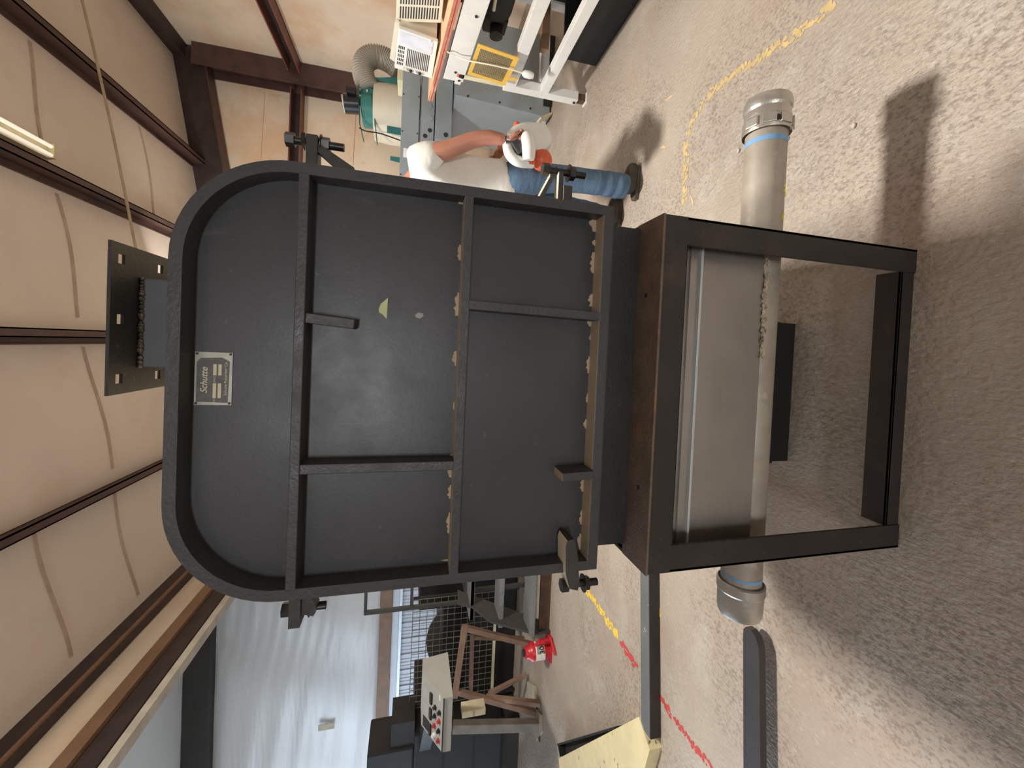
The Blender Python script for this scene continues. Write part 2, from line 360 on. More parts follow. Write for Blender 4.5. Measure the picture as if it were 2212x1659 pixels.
def wavy(x0, x1, z0, z1, ax, at, name, m, parent, nx=60, nz=14, amp=.03, seed=1, sgn=-1):
    """a sagging insulation sheet: a real, gently creased surface in front of the wall"""
    rnd = random.Random(seed); ph = [rnd.random()*6 for _ in range(6)]; b = MB(); g = []
    for i in range(nx+1):
        r_ = []
        for k in range(nz+1):
            x = x0+(x1-x0)*i/nx; z = z0+(z1-z0)*k/nz; s = k/nz
            d = amp*(.5*math.sin(x*1.3+ph[0]+s*1.5)+.35*math.sin(x*3.7+ph[1]-s*4)+.22*math.sin(z*13+x*1.3+ph[2])*math.sin(x*.9+ph[3])+.16*math.sin(z*29+x*3.3+ph[4]+math.sin(x*2))*max(0, math.sin(x*.8+ph[5]))+.10*math.sin(z*61-x*4.1)*max(0, math.sin(x*1.1+z)))
            d = (d+amp)*math.sin(PI*min(1, max(0, s)))**.4
            r_.append(b.bm.verts.new((x, at+sgn*d, z) if ax == 'y' else (at+sgn*d, x, z)))
        g.append(r_)
    for i in range(nx):
        for k in range(nz): b.bm.faces.new((g[i][k], g[i+1][k], g[i+1][k+1], g[i][k+1])).smooth = True
    return b.build(name, m, parent)
wb = struct(MB().prism([(XE, YW, -.05), (XR+.1, YW, -.05), (XR+.1, YW, RZ(XR)+.1), (XE, YW, RZ(XE)+.1)], (0, .1, 0)).build('wall_back', m_wallR))
girt((XE, YW, 3.70), (4.62, YW, 3.70), .2, .2, wb, 'girt', m_dkbeam, m_redLit, (0, -1, 0))
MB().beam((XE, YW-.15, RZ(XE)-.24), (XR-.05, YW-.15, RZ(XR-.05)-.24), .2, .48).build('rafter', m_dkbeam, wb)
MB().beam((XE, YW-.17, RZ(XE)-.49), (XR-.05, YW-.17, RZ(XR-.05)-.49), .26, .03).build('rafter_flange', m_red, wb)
b = MB()                                              # tapered corner column (web and two flanges)
c0, c1 = onY(500, 120, YW-.15), onY(500, 166, YW-.15)
b.hexa([(4.58, YW-.36, 0), (4.98, YW-.36, 0), (4.98, YW-.34, 0), (4.58, YW-.34, 0), (4.62, YW-.36, 5.3), (4.98, YW-.36, 5.3), (4.98, YW-.34, 5.3), (4.62, YW-.34, 5.3)])
b.box((4.76, YW-.34, 0), (4.80, YW-.02, 5.3)); b.box((4.60, YW-.03, 0), (4.98, YW-.01, 5.3)); b.build('column', m_red, wb)
for z, s in ((4.35, 3), (2.75, 5)): 
    MB().beam((1.8, YW-.012, z), (4.5, YW-.012, z-.06), .012, .03).build('sheet_lap', m_wallR, wb)
# back wall of the next bay
wf = struct(MB().prism([(-11, -9.1, -.05), (XR+.1, -9.1, -.05), (XR+.1, -9.1, 5.7), (-11, -9.1, 5.7)], (0, .1, 0)).build('wall_front', m_wallR))
wq = MB(); wq.box((-11.1, -9, -.05), (-11, .5, 5.3)); wq.box((-11.1, 7.9, -.05), (-11, YW, 5.3)); wq.box((-11.1, .5, 4.3), (-11, 7.9, 5.3))
wq = struct(wq.build('wall_left', m_wallL))
wl = struct(MB().box((-11, YW, -.05), (XE, YW+.1, 5.3)).build('wall_bay', m_wallL))
MB().box((-11, YW-.25, 4.80), (XE-.15, YW, 5.20)).build('beam', m_blkbeam, wl)
wavy(-10.8, XE-.05, 1.86, 4.80, 'y', YW-.005, 'insulation_sheet', m_wallL, wl, 150, 70, .06, 5)
p = onY(705, 1570, YW-.13); MB().box((p.x-.06, YW-.135, p.z-.15), (p.x+.06, YW-.128, p.z+.15)).build('patch', m_paper, wl)
MB().box((-11, YW-.16, 1.62), (XE, YW, 1.86)).build('girt', m_brown, wl)
MB().box((-11, YW-.10, 1.48), (XE, YW, 1.615)).build('trim_strip', m_ribpanel, wl)
MB().box((-11, YW-.13, 1.42), (XE, YW, 1.475)).build('trim_lip', m_galvl, wl)
x = -10.9
rib_me = None
while x < XE-.3:                                       # ribbed lining panels below the girt, one by one
    if rib_me is None:
        b = MB()
        b.box((0, -.02, 0), (.3345, 0, 1.42)); b.box((.305, -.04, 0), (.328, -.02, 1.42), .006)
        for k in range(3): b.box((.07*(k+1)-.006, -.028, 0), (.07*(k+1)+.006, -.02, 1.42))
        rib = b.build('panel', m_ribpanel, wl); rib_me = rib.data
    else: rib = link('panel', rib_me, wl)
    rib.location = (x, YW-.002, 0); x += .335
# header between the two bays
tr = struct(MB().box((XE-.10, -9, 3.72), (XE-.06, YW, RZ(XE)+.02)).build('trim_1', m_wallR))
wavy(-8.9, YW-.02, 3.70, 4.02, 'x', XE-.06, 'insulation_sheet', m_wallR, tr, 90, 8, .022, 9, 1)
MB().beam((XE, -9, 4.145), (XE, YW, 4.145), .11, .23).build('header_beam', m_dkbeam, tr)
MB().beam((XE+.065, -9, 4.045), (XE+.065, YW, 4.045), .03, .028).build('header_beam_lip', m_brown, tr)
MB().beam((XE+.02, -9, 3.632), (XE+.02, YW, 3.632), .15, .11).build('header_girt', m_brown, tr)  # browner tone paints the light on this girt's flange
MB().beam((XE, -9, 3.495), (XE, YW, 3.495), .11, .145).build('lower_girt', m_dkbeam, tr)
MB().beam((XE-.02, -9, 3.385), (XE-.02, YW, 3.385), .11, .062).build('edge_strip', m_trimw, tr)

# ------------------------------------------------------------------ hammer mill
mill = thing('hammer_mill', 'large black steel hammer mill with ribbed round-cornered door on an open stand over a pipe', 'mill', (-.097, 1.2, 0))
XC, RF, PF = -.097, .90, .947          # door centre, rim front, door panel front
XL, XRr, ZT, ZB, RAD = -.548, .354, 1.877, .952, .212
def outline(i, n=14):                     # door outline inset by i
    xl, xr, zt, zb, r = XL+i, XRr-i, ZT-i, ZB+i, RAD-i; P = [(xl, zb), (xr, zb)]
    P += [(xr-r+r*math.cos(a), zt-r+r*math.sin(a)) for a in [PI/2*k/n for k in range(n+1)]]
    P += [(xl+r+r*math.cos(a), zt-r+r*math.sin(a)) for a in [PI/2+PI/2*k/n for k in range(n+1)]]
    return P
o3 = lambda i, y: [(x, y, z) for x, z in outline(i)]
cas = MB().prism(o3(.006, .962), (0, .56, 0)).build('casing', m_mill, mill)
MB().prism([(-.515, .95, .848), (.325, .95, .848), (.325, .95, .948), (-.515, .95, .948)], (0, .57, 0)).build('lower_casing', m_skirt, mill)
door = MB().prism(o3(.008, PF), (0, .013, 0)).build('door', m_mill, mill)
MB().strip(o3(0, RF), o3(.023, RF), (0, PF-RF+.012, 0)).build('rim', m_millrim, door)
def rib(p, q, wd=.02, y0=RF, name='rib'):
    p, q = V((p[0], (y0+PF)/2, p[1])), V((q[0], (y0+PF)/2, q[1]))
    return MB().beam(p, q, PF-y0+.002, wd, (0, 0, 1) if abs(p.z-q.z) < .2 else (1, 0, 0), .002).build(name, m_millrim, door)
rib((XL+.02, 1.647), (XRr-.02, 1.647)); rib((XL+.02, 1.309), (XRr-.02, 1.309)); rib((XL+.02, .966), (XRr-.02, .966), .025)
rib((.040, 1.637), (.032, 1.542), .021, RF+.004, 'rib')                      # short stub
rib((.090, 1.300), (.083, .978), .021); rib((-.275, 1.637), (-.276, 1.319), .021)
rib((-.309, 1.060), (-.306, .978), .020, RF-.012)
# little clumps of dust on the door under the ledges
rnd = random.Random(3); b = MB()
def dustpatch(x, z, L_, hh):
    n = 9; top = [(x+L_*(1-i/n), z+hh*rnd.uniform(.45, 1)*math.sin(PI*min(.97, max(.08, 1-i/n)))**.35) for i in range(n+1)]
    b.prism([(x, PF-.003, z), (x+L_, PF-.003, z)]+[(q[0], PF-.003, q[1]) for q in top], (0, .004, 0))
for y0_, y1_, hh in ((405, 440, .030), (528, 562, .011), (632, 682, .014), (758, 790, .012), (868, 885, .006), (980, 1030, .012), (1046, 1075, .010), (1105, 1150, .010), (1205, 1245, .022)):
    xa_, xb2 = onY(984, y1_, PF).x, onY(984, y0_, PF).x; dustpatch(max(XL+.03, xa_), 1.318, xb2-max(XL+.03, xa_), hh)
for y0_, y1_, hh in ((455, 500, .022), (518, 530, .012), (545, 590, .017), (635, 662, .016), (675, 705, .02), (770, 806, .012), (905, 925, .012), (1005, 1020, .012), (1035, 1060, .014), (1100, 1130, .009), (1150, 1200, .013), (722, 735, .006), (850, 870, .007)):
    xa_, xb2 = onY(1275, y1_, PF).x, onY(1275, y0_, PF).x; dustpatch(max(XL+.03, xa_), .977, xb2-max(XL+.03, xa_), hh)
b.build('dust', mat('fine dust', DUST, .95), door, 'stuff')
# nameplate with its print
q00, q10, q01, q11 = (-.149, 1.848), (-.040, 1.850), (-.148, 1.781), (-.037, 1.781)
yy = PF-.0022
np_ = MB().box((-.149, yy, 1.781), (-.039, PF, 1.849), .0006).build('nameplate', m_plate, door)
yf = yy-.0002
MB().prism([(-.144, yf, 1.788), (-.058, yf, 1.786), (-.050, yf, 1.80), (-.052, yf, 1.838), (-.06, yf, 1.845), (-.142, yf, 1.845)], (0, .0004, 0)).build('nameplate_field', m_platedk, door)
R_, U_ = (1, 0, 0), (0, 0, 1); yt = yf-.0003
text('Schutte', (-.098, yt, 1.831), R_, (0.0, 0, 1), .0175, m_cream, door, 'lettering', .0002, .35, bold=.0002)
text('Schutte Pulverizer Co', (-.094, yt, 1.7925), R_, U_, .0078, m_cream, door, 'lettering', .0002)
text('DWG', (-.0955, yt, 1.8125), R_, U_, .0055, m_cream, door, 'lettering', .0002)
text('NO.', (-.139, yt, 1.8125), R_, U_, .005, m_cream, door, 'lettering', .0002)
for x0, x1, z0, z1 in ((-.134, -.1035, 1.8095, 1.8155), (-.134, -.1035, 1.8005, 1.8065), (-.087, -.064, 1.8095, 1.8155), (-.087, -.064, 1.8005, 1.8065)):
    MB().box((x0, yt-.0001, z0), (x1, yt+.0003, z1)).build('data_strip', m_cream, door)
for x, z in ((-.145, 1.845), (-.043, 1.845), (-.145, 1.785), (-.043, 1.785)):
    MB().cyl((x, yy-.001, z), (x, yy+.001, z), .0026, n=10).build('rivet', mat('rivet steel', S(70, 56, 50), .5, .5), door)
# torn sticker and a paint scuff
pts = [onY(x, y, PF-.0006) for x, y in ((818, 668), (822, 657), (830, 650), (838, 643), (837, 660), (835, 689), (826, 679), (819, 675))]
MB().prism(pts, (0, .0005, 0)).build('sticker', m_stick, door)
pts = [onY(x, y, PF-.0006) for x, y in ((896, 681), (903, 675), (914, 677), (915, 683), (908, 688), (899, 686))]
MB().prism(pts, (0, .0005, 0)).build('paint_scuff', mat('pale scuff', S(150, 150, 150), .6, var=.3, vs=90), door)
# inlet neck and flange on top
zf = 2.008; xf0, xf1 = -.136, .176
nk = MB().box((-.082, 1.06, 1.86), (.114, 1.33, zf), .003).build('inlet_neck', m_neck, mill)
fb = MB()
pl = [(xf0, .97), (xf1, .97), (xf1, 1.42), (xf0, 1.42)]
hole = [(x, y) for x in (xf0+.032, (xf0+xf1)/2, xf1-.032) for y in (1.0,)] + [(xf1-.030, 1.13), (xf0+.03, 1.13)]
t = bmesh.new()                                    # flange plate with punched bolt holes
xs = sorted({xf0, xf1} | {h[0]-.010 for h in hole} | {h[0]+.010 for h in hole}); ys = sorted({.97, 1.42} | {h[1]-.010 for h in hole} | {h[1]+.010 for h in hole})
for i in range(len(xs)-1):
    for j in range(len(ys)-1):
        cx, cy = (xs[i]+xs[i+1])/2, (ys[j]+ys[j+1])/2
        if any(abs(cx-h[0]) < .0099 and abs(cy-h[1]) < .0099 for h in hole): continue
        vs = [t.verts.new((x, y, zf)) for x, y in ((xs[i], ys[j]), (xs[i+1], ys[j]), (xs[i+1], ys[j+1]), (xs[i], ys[j+1]))]; t.faces.new(vs)
bmesh.ops.remove_doubles(t, verts=t.verts[:], dist=1e-5)
r = bmesh.ops.extrude_face_region(t, geom=t.faces[:]); bmesh.ops.translate(t, verts=[e for e in r['geom'] if isinstance(e, bmesh.types.BMVert)], vec=(0, 0, .006))
bmesh.ops.recalc_face_normals(t, faces=t.faces[:]); fb.merge(t)
fb.build('inlet_flange', m_skirt, mill)
b = MB(); rnd = random.Random(5); x = -.08
while x < .115:
    b.ball((x, 1.057, zf-.004), rnd.uniform(.0035, .007), 1); x += rnd.uniform(.005, .010)
b.build('weld_bead', m_weld, mill)
# hinge arms on the right: lugs, gussets, bolts
def bolt(p, r, L, name, parent, head=.016, nut=True):
    p = V(p); b = MB(); b.cyl(p-V((0, 0, L*.55)), p+V((0, 0, L*.45)), r, n=14)
    b.cyl(p+V((0, 0, L*.45-.006)), p+V((0, 0, L*.45+.012)), head, n=6)
    if nut: b.cyl(p-V((0, 0, L*.27)), p-V((0, 0, L*.12)), head*1.05, n=6); b.cyl(p-V((0, 0, L*.12)), p-V((0, 0, L*.10)), head*1.35, n=18)
    return b.build(name, m_bolt, parent)
hg = MB().box((.352, .945, 1.634), (.435, .985, 1.658), .003).build('hinge_arm', m_lug, mill)
MB().prism([(.40, .95, 1.634), (.42, .95, 1.634), (.378, .95, 1.560), (.352, .95, 1.560), (.352, .95, 1.572)], (0, .012, 0)).build('gusset', m_lug, hg)
bolt((.424, .965, 1.642), .0085, .105, 'bolt', hg, .015)
MB().box((.412, .948, 1.660), (.436, .982, 1.668)).build('washer', m_bolt, hg)
hl = MB().beam((.345, 1.0, 1.135), (.462, .985, 1.080), .03, .012, (0, 0, 1), .002).build('hinge_arm', m_lug, mill)
MB().box((.345, .955, 1.068), (.445, .985, 1.081), .002).build('hinge_leaf', m_lug, hl)
MB().box((.352, .95, 1.045), (.41, .97, 1.068)).build('gusset', m_lug, hl)
bolt((.452, .975, 1.060), .0085, .105, 'bolt', hl, .016)
# swing bolts on the left
for z, zz in ((1.640, 1), (.978, 0)):
    if zz:
        lu = MB().prism([(-.535, .905, z-.012), (-.612, .905, z-.012), (-.612, .905, z+.010), (-.535, .905, z+.010)], (0, .05, 0)).build('latch_lug', m_lug, mill)
        MB().prism([(-.548, .915, z-.012), (-.590, .915, z-.012), (-.597, .915, z-.036), (-.58, .915, z-.042), (-.556, .915, z-.030)], (0, .03, 0)).build('latch_ear', m_lug, lu)
        bolt((-.588, .935, z-.016), .009, .075, 'bolt', lu, .015)
    else:
        A = [onY(x, y, .882) for x, y in ((1226, 1168), (1222, 1180), (1222, 1240), (1230, 1272), (1248, 1276), (1252, 1262), (1248, 1200), (1240, 1165))]
        lu = MB().prism(A, (0, .055, 0)).build('latch_lug', m_lug, mill)
        bolt(onY(1252, 1260, .91), .009, .085, 'bolt', lu, .016)

# ------------------------------------------------------------------ stand
SF, ST = .85, .847
x0, x1, yb = -.545, .335, 1.62
stand = hop = mill
def legp(x, y, sx, sy):                            # equal angle leg, two flanges
    b = MB(); t = .008; wdt = .068
    b.box((min(x, x+sx*wdt), min(y, y+sy*t), 0), (max(x, x+sx*wdt), max(y, y+sy*t), ST), .0015)
    b.box((min(x, x+sx*t), min(y, y+sy*wdt), 0), (max(x, x+sx*t), max(y, y+sy*wdt), ST), .0015)
    return b.build('leg', m_stand, stand)
legp(x0, SF, 1, 1); legp(x1, SF, -1, 1); legp(x0, yb, 1, -1); legp(x1, yb, -1, -1)
MB().box((x0+.001, SF-.001, ST-.069), (x1-.001, SF+.007, ST-.003), .0015).build('top_rail', m_stand, stand)
lg = MB(); 
lg.box((x0-.002, SF-.002, ST-.006), (x1+.002, .962, ST+.0005), .002); led = lg.build('top_ledge', m_ledge, stand)
for x, y in ((onZ(1396, 638, ST).x, onZ(1396, 638, ST).y), (onZ(1379, 1052, ST).x, onZ(1379, 1052, ST).y)):
    MB().cyl((x, y, ST-.002), (x, y, ST+.0012), .006, n=12).build('bolt_hole', m_slot, led)
MB().box((x0, yb-.008, ST-.07), (x1, yb, ST), .0015).build('top_rail', m_stand, stand)
for xq in (x0, x1-.008): MB().box((xq, SF, ST-.07), (xq+.008, yb, ST)).build('side_rail', m_stand, stand)
MB().box((x0+.066, SF+.004, .0), (x1-.066, SF+.012, .052), .0015).box((x0+.066, SF+.004, .044), (x1-.066, SF+.07, .052), .0015).build('bottom_rail', m_stand, stand)
MB().box((x0+.06, yb-.012, .0), (x1-.06, yb, .052)).build('bottom_rail', m_stand, stand)

# ------------------------------------------------------------------ hopper and conveying pipe under the mill
zpc, ypc, rp = .410, 1.0, .056
xa, xb_ = x0-.008, x1+.012
zs = onY(1500, 750, .918).z; zj = onY(1638, 800, .924).z
MB().hexa([(xa, .921, zj), (xb_, .921, zj), (xb_, .925, zj), (xa, .925, zj), (xa, .919, zs+.03), (xb_, .919, zs+.03), (xb_, .922, zs+.03), (xa, .922, zs+.03)]).build('front_sheet', m_galv, hop)
MB().hexa([(xa, ypc+.05, zpc+.05), (xb_, ypc+.05, zpc+.05), (xb_, ypc+.055, zpc+.05), (xa, ypc+.055, zpc+.05), (xa, 1.55, zs+.03), (xb_, 1.55, zs+.03), (xb_, 1.555, zs+.03), (xa, 1.555, zs+.03)]).build('back_sheet', m_galv, hop)
for x in (xa, xb_-.006):
    MB().prism([(x, .922, zs+.03), (x, 1.55, zs+.03), (x, ypc+.05, zpc+.05), (x, ypc+.0, zpc), (x, .925, zj)], (.006, 0, 0)).build('end_sheet', m_galv, hop)
MB().box((xa, .919, zs+.030), (xb_, 1.555, zs+.036)).build('hopper_top', m_galv, hop)
MB().box((xa, .911, zs+.004), (xb_, .9195, zs+.030)).build('top_flange', m_galv, hop)
MB().box((xa, .902, zs-.002), (xb_, .9195, zs+.005), .001).build('flange_lip', m_galvl, hop)
MB().box((xa+.03, .96, zs+.036), (xb_-.03, 1.5, .852)).build('throat', m_skirt, hop)
PL, PR = -.685, .668
pp = MB().rings([((PL, ypc, zpc), rp), ((PR, ypc, zpc), rp)], 40).build('pipe', m_pipe, hop)
b = MB(); rnd = random.Random(8)                   # crusty sediment along the hopper/pipe seam
x = .0
while x < xb_-.02:
    b.ball((x, .917+rnd.uniform(-.003, .003), zj-.001+rnd.uniform(-.008, .005)), rnd.uniform(.003, .008), 1, (1, .6, 1)); x += rnd.uniform(.0025, .006)
b.build('sediment', m_rustweld, hop, 'stuff')
def coupling(x, s, name, full):
    prof = [(0, .094), (.006, .096), (.04, .096), (.046, .090), (.052, .0905), (.07, .089), (.078, .094), (.09, .096), (.10, .094), (.112, .088), (.115, .078), (.10, .072)] if full else \
           [(0, .092), (.004, .098), (.03, .098), (.036, .093), (.08, .092), (.10, .090), (.112, .084), (.114, .074), (.09, .070)]
    cp = MB().rings([((x+s*a, ypc, zpc), r) for a, r in [(a*.93, r*.685) for a, r in prof]], 44, False).build(name, m_coup, hop); cp.data.set_sharp_from_angle(angle=math.radians(16))
    if full:
        for k in range(5):
            a = math.radians(100+40*k); c = V((x+s*.022, ypc+math.cos(a)*.064, zpc+math.sin(a)*.064)); n_ = V((0, math.cos(a), math.sin(a)))
            MB().beam(c-n_*.006, c+n_*.006, .036, .026, (1, 0, 0), .002).build('clamp_block', m_coup, cp)
        for a in (2.75,):
            c = V((x+s*.02, ypc+math.cos(a)*.0655, zpc+math.sin(a)*.0655)); n_ = V((0, math.cos(a), math.sin(a)))
            MB().cyl(c-n_*.004, c+n_*.004, .008, n=12).build('set_screw', m_slot, cp)
    return cp
coupling(PR, 1, 'coupling', True); coupling(PL-.002, -1, 'coupling', False)
b = MB().rings([((PR-.035, ypc, zpc), rp+.0006), ((PR-.020, ypc, zpc), rp+.0006)], 40, False); b.build('blue_band', m_blue, pp)
b = MB().rings([((PL+.012, ypc, zpc), rp+.0006), ((PL+.022, ypc, zpc), rp+.0006)], 40, False); b.build('blue_band', m_blue, pp)
rnd = random.Random(4)
for xx in (.50, .485, .475, .41, .405):
    a = math.radians(206+rnd.uniform(-7, 7)); c = V((xx, ypc+math.cos(a)*(rp+.0008), zpc+math.sin(a)*(rp+.0008)))
    MB().beam(c, c+V((rnd.uniform(.006, .02), 0, rnd.uniform(-.006, .006))), .0015, .006, (0, 0, 1)).build('crayon_mark', m_yel, pp)
ch = MB(); ch.box((-.395, 1.22, 0), (.135, 1.30, .11), .003); ch.box((-.395, 1.20, .095), (.135, 1.23, .112), .002)
tag(base(ch.build('steel_channel', m_dark)), 'short black steel channel lying on the floor underneath the pipe', 'channel')

# ------------------------------------------------------------------ right side: bench, cooling units, guard
XT = 2.2
tb = thing('work_bench', 'white steel bench with red-edged plywood top at the right wall side', 'bench', (2.5, 2.7, 0))
def sk(p, dy, n):                                  # continue a line from far point to near, dy beyond
    return p
f1, n1 = onX(924, 219, XT), onX(980, 0, XT); f2, n2 = onX(935, 219, XT), onX(998, 0, XT)
def ext(n, f, Y): n, f = V(n), V(f); return f+(n-f)*((Y-f.y)/(n.y-f.y))
YN, YF, XW = 1.75, 3.78, .85
def sheet(fz, nz, t, dx, name, m):
    a, c = ext(n1, f1, YN), ext(n1, f1, YF)
    p = [V((XT+dx, YN, a.z+nz)), V((XT+XW, YN, a.z+nz)), V((XT+XW, YF, c.z+fz)), V((XT+dx, YF, c.z+fz))]
    return MB().hexa([q-V((0, 0, t)) for q in p]+p).build(name, m, tb)
sheet(0, 0, .0005, 0, 'plywood_face', m_ply)
sheet(-.0005, -.0005, .021, 0, 'plywood_sheet', m_plyed); sheet(-.0235, -.0235, .021, .004, 'plywood_sheet', m_plyed)
ft, fbm, nt_, nb = onX(957, 175, XT), onX(997, 191, XT), onX(1004, 0, XT), onX(1062, 0, XT)
aY = ft.y; a0, a1, a2, a3 = ext(nt_, ft, aY), ext(nb, fbm, aY), ext(nt_, ft, YN), ext(nb, fbm, YN)
apz = lambda t: 0
ap = MB().hexa([(XT+.02, YN, a3.z), (XT+.06, YN, a3.z), (XT+.06, aY, a1.z), (XT+.02, aY, a1.z), (XT+.02, YN, a2.z), (XT+.06, YN, a2.z), (XT+.06, aY, a0.z), (XT+.02, aY, a0.z)], .004).build('apron', m_white, tb)
MB().hexa([(XT+.78, YN, a3.z), (XT+.80, YN, a3.z), (XT+.80, aY, a1.z), (XT+.78, aY, a1.z), (XT+.78, YN, a2.z+.03), (XT+.80, YN, a2.z+.03), (XT+.80, aY, a0.z+.03), (XT+.78, aY, a0.z+.03)]).build('apron', m_white, tb)
def patch(x0_, x1_, y0_, y1_, name, m, X=XT+.0195, par=ap):
    pts = [onX(*q, X) for q in ((x0_, y0_), (x1_, y0_+(x1_-x0_)*.28), (x1_-(y1_-y0_)*.35, y1_+(x1_-x0_)*.28), (x0_-(y1_-y0_)*.35, y1_))]
    return MB().prism(pts, (-.0012, 0, 0)).build(name, m, par)
patch(988.5, 993, 159, 165, 'sticker', m_olabel); patch(993, 1001, 160, 167, 'sticker', m_bk); patch(985, 998, 168, 180, 'sticker', m_wlabel)
MB().prism([onX(*q, XT+.017) for q in ((988, 174), (992, 172), (996, 175), (991, 177))], (-.001, 0, 0)).build('arrow_print', m_bk, ap)
for x, y in ((984, 156), (1029, 35)):
    p = onX(x, y, XT+.019); MB().cyl(p, p-V((.006, 0, 0)), .011, n=6).build('bolt', m_bolt, ap)
lz0, lz1, uz0, uz1 = .365, .44, .655, .745
legs = []
for X in (XT, XT+.78):
    for Y in (3.34, 1.78):
        L_ = MB().box((X-.002, Y, .085), (X+.076, Y+.08, 1.09 if X > XT else .755), .005).build('leg', m_white, tb)
        MB().box((X+.01, Y+.012, .012), (X+.066, Y+.068, .088)).build('leg_extension', m_rusty, L_)
        MB().box((X-.006, Y-.004, 0), (X+.082, Y+.084, .014), .003).build('foot', m_white, L_)
        MB().cyl((X-.012, Y+.04, .11), (X, Y+.04, .11), .012, n=6).build('bolt', m_bolt, L_)
    MB().box((X, 1.86, lz0), (X+.07, 3.34, lz1), .004).build('lower_rail', m_white, tb)
    MB().box((X, 1.86, uz0), (X+.07, 3.34, uz1), .004).build('upper_rail', m_white, tb)
MB().box((XT+.07, 3.35, lz0), (XT+.78, 3.41, lz1), .004).build('cross_rail', m_white, tb)
MB().box((XT+.07, 2.95, .50), (XT+.78, 3.0, .56), .003).build('cross_rail', m_brown, tb)
MB().box((XT+.02, 3.36, .755), (XT+.07, 3.41, 1.12)).build('upper_post', m_box, tb)
MB().box((XT+.02, 1.80, .755), (XT+.07, 1.86, 1.05)).build('upper_post', m_white, tb)
MB().box((XT+.80, 1.80, .06), (XT+.815, 3.40, 1.06)).build('shade_panel', m_dark, tb)  # dark sheet added to stand in for the shade under the bench
# belt drive hanging under the bench top
dr = thing('drive_motor', 'grimy dark electric motor with gearbox hung under the white bench', 'motor', (2.6, 2.75, .75))
MB().rings([((2.46, 2.62, .93), .10), ((2.46, 2.64, .93), .12), ((2.46, 2.9, .93), .12), ((2.46, 2.92, .93), .10), ((2.46, 2.96, .93), .04)], 24).build('motor_body', m_dark, dr)
MB().box((2.40, 2.95, .82), (2.62, 3.10, 1.0), .02).build('gearbox', m_dark2, dr)
MB().box((2.36, 2.66, 1.03), (2.50, 2.80, 1.10), .01).build('terminal_box', m_dark2, dr)
MB().cyl((2.33, 3.02, .90), (2.40, 3.02, .90), .05, n=20).build('pulley', m_bolt, dr)
MB().cyl((2.32, 2.5, .985), (2.32, 2.78, .965), .012).build('conduit', m_box, dr)
MB().box((2.52, 2.3, .80), (2.9, 3.15, .83)).build('motor_shelf', m_dark2, dr)
for y in (2.35, 3.08): MB().box((2.60, y, .83), (2.64, y+.04, 1.2)).build('hanger', m_dark2, dr)
# dark open box added to stand in for the floor shade below the bench
cr = thing('shade_box', 'dark low box added as the floor shade beneath the white bench', 'shade box', (2.75, 2.4, 0))
MB().box((2.42, 1.5, 0), (2.44, 3.2, .30)).build('shade_side', m_dark, cr); MB().box((2.9, 1.5, 0), (2.92, 3.2, .30)).build('shade_side', m_dark, cr)
MB().box((2.44, 3.18, 0), (2.9, 3.2, .30)).build('shade_end', m_dark, cr); MB().box((2.44, 1.5, 0), (2.9, 1.52, .30)).build('shade_end', m_dark, cr)
MB().box((2.44, 1.52, 0), (2.9, 3.18, .02)).build('shade_floor', m_dark, cr)

def ac(P, depth, label, kind):
    """P: face corners far-bottom, near-bottom, near-top, far-top (world)"""
    fb_, nb2, nt2, ft2 = [V(p) for p in P]
    root = thing('air_conditioner', label, 'air conditioner', (fb_+nb2)/2+V((depth/2, 0, 0)), 'window air conditioners on the bench')
    pm = m_acw if kind == 0 else m_acb
    dv = V((depth, 0, 0)); n = V((-1, 0, 0))
    MB().hexa([nb2+V((.03, .012, .01)), fb_+V((.03, -.012, .01)), fb_+dv+V((0, -.012, .01)), nb2+dv+V((0, .012, .01)), nt2+V((.03, .012, -.012)), ft2+V((.03, -.012, -.012)), ft2+dv+V((0, -.012, -.012)), nt2+dv+V((0, .012, -.012))]).build('case', m_acb, root)
    t = .03
    MB().hexa([fb_, nb2, nb2+V((t, 0, 0)), fb_+V((t, 0, 0)), ft2, nt2, nt2+V((t, 0, 0)), ft2+V((t, 0, 0))], .006).build('front_panel', pm, root)
    def at(u, v, off=.001):                  # u 0 far .. 1 near, v 0 bottom .. 1 top
        a = fb_.lerp(nb2, u); c = ft2.lerp(nt2, u); return a.lerp(c, v)+n*off
    def pat(u0, u1, v0, v1, name, m, off=.001, th=.002, par=root):
        return MB().hexa([at(u0, v0, off), at(u1, v0, off), at(u1, v0, off-th), at(u0, v0, off-th), at(u0, v1, off), at(u1, v1, off), at(u1, v1, off-th), at(u0, v1, off-th)]).build(name, m, par)
    if kind == 0:
        for k in range(13):
            v = .15+.60*k/13; pat(.16, .62, v, v+.022, 'louver_slot', m_slot, .0012, .004)
        for r_ in range(4):
            for c in range(5): pat(.14+.105*c, .14+.105*c+.07, .80+.043*r_, .80+.043*r_+.025, 'vent_slot', m_slot, .0012, .004)
        pat(.66, .97, .12, .97, 'filter_door', mat('pale lavender plastic', S(214, 216, 224), .35), .004, .004)
        pat(.03, .12, .22, .78, 'control_strip', mat('control strip grey', S(206, 202, 188), .5), .0015, .003)
        for v, m in ((.34, m_slot), (.46, m_acw), (.58, m_slot), (.70, m_cream)):
            p = at(.075, v, .002); MB().cyl(p, p+n*.012, .012, n=14).build('knob', m, root)
    else:
        for g0, g1, u0, u1 in ((.08, .95, .10, .40), (.08, .95, .46, .9)):
            for k in range(15):
                v = g0+(g1-g0)*k/15; pat(u0, u1, v, v+.028, 'louver_slot', m_slot, .0012, .004)
    return root, at
K1 = [onX(933, 170, 2.26), onX(946, 92, 2.26), onX(861, 62, 2.26), onX(852, 147, 2.26)]
A1, at1 = ac(K1, .42, 'white window air conditioner with clean grille, farther along the bench top', 0)
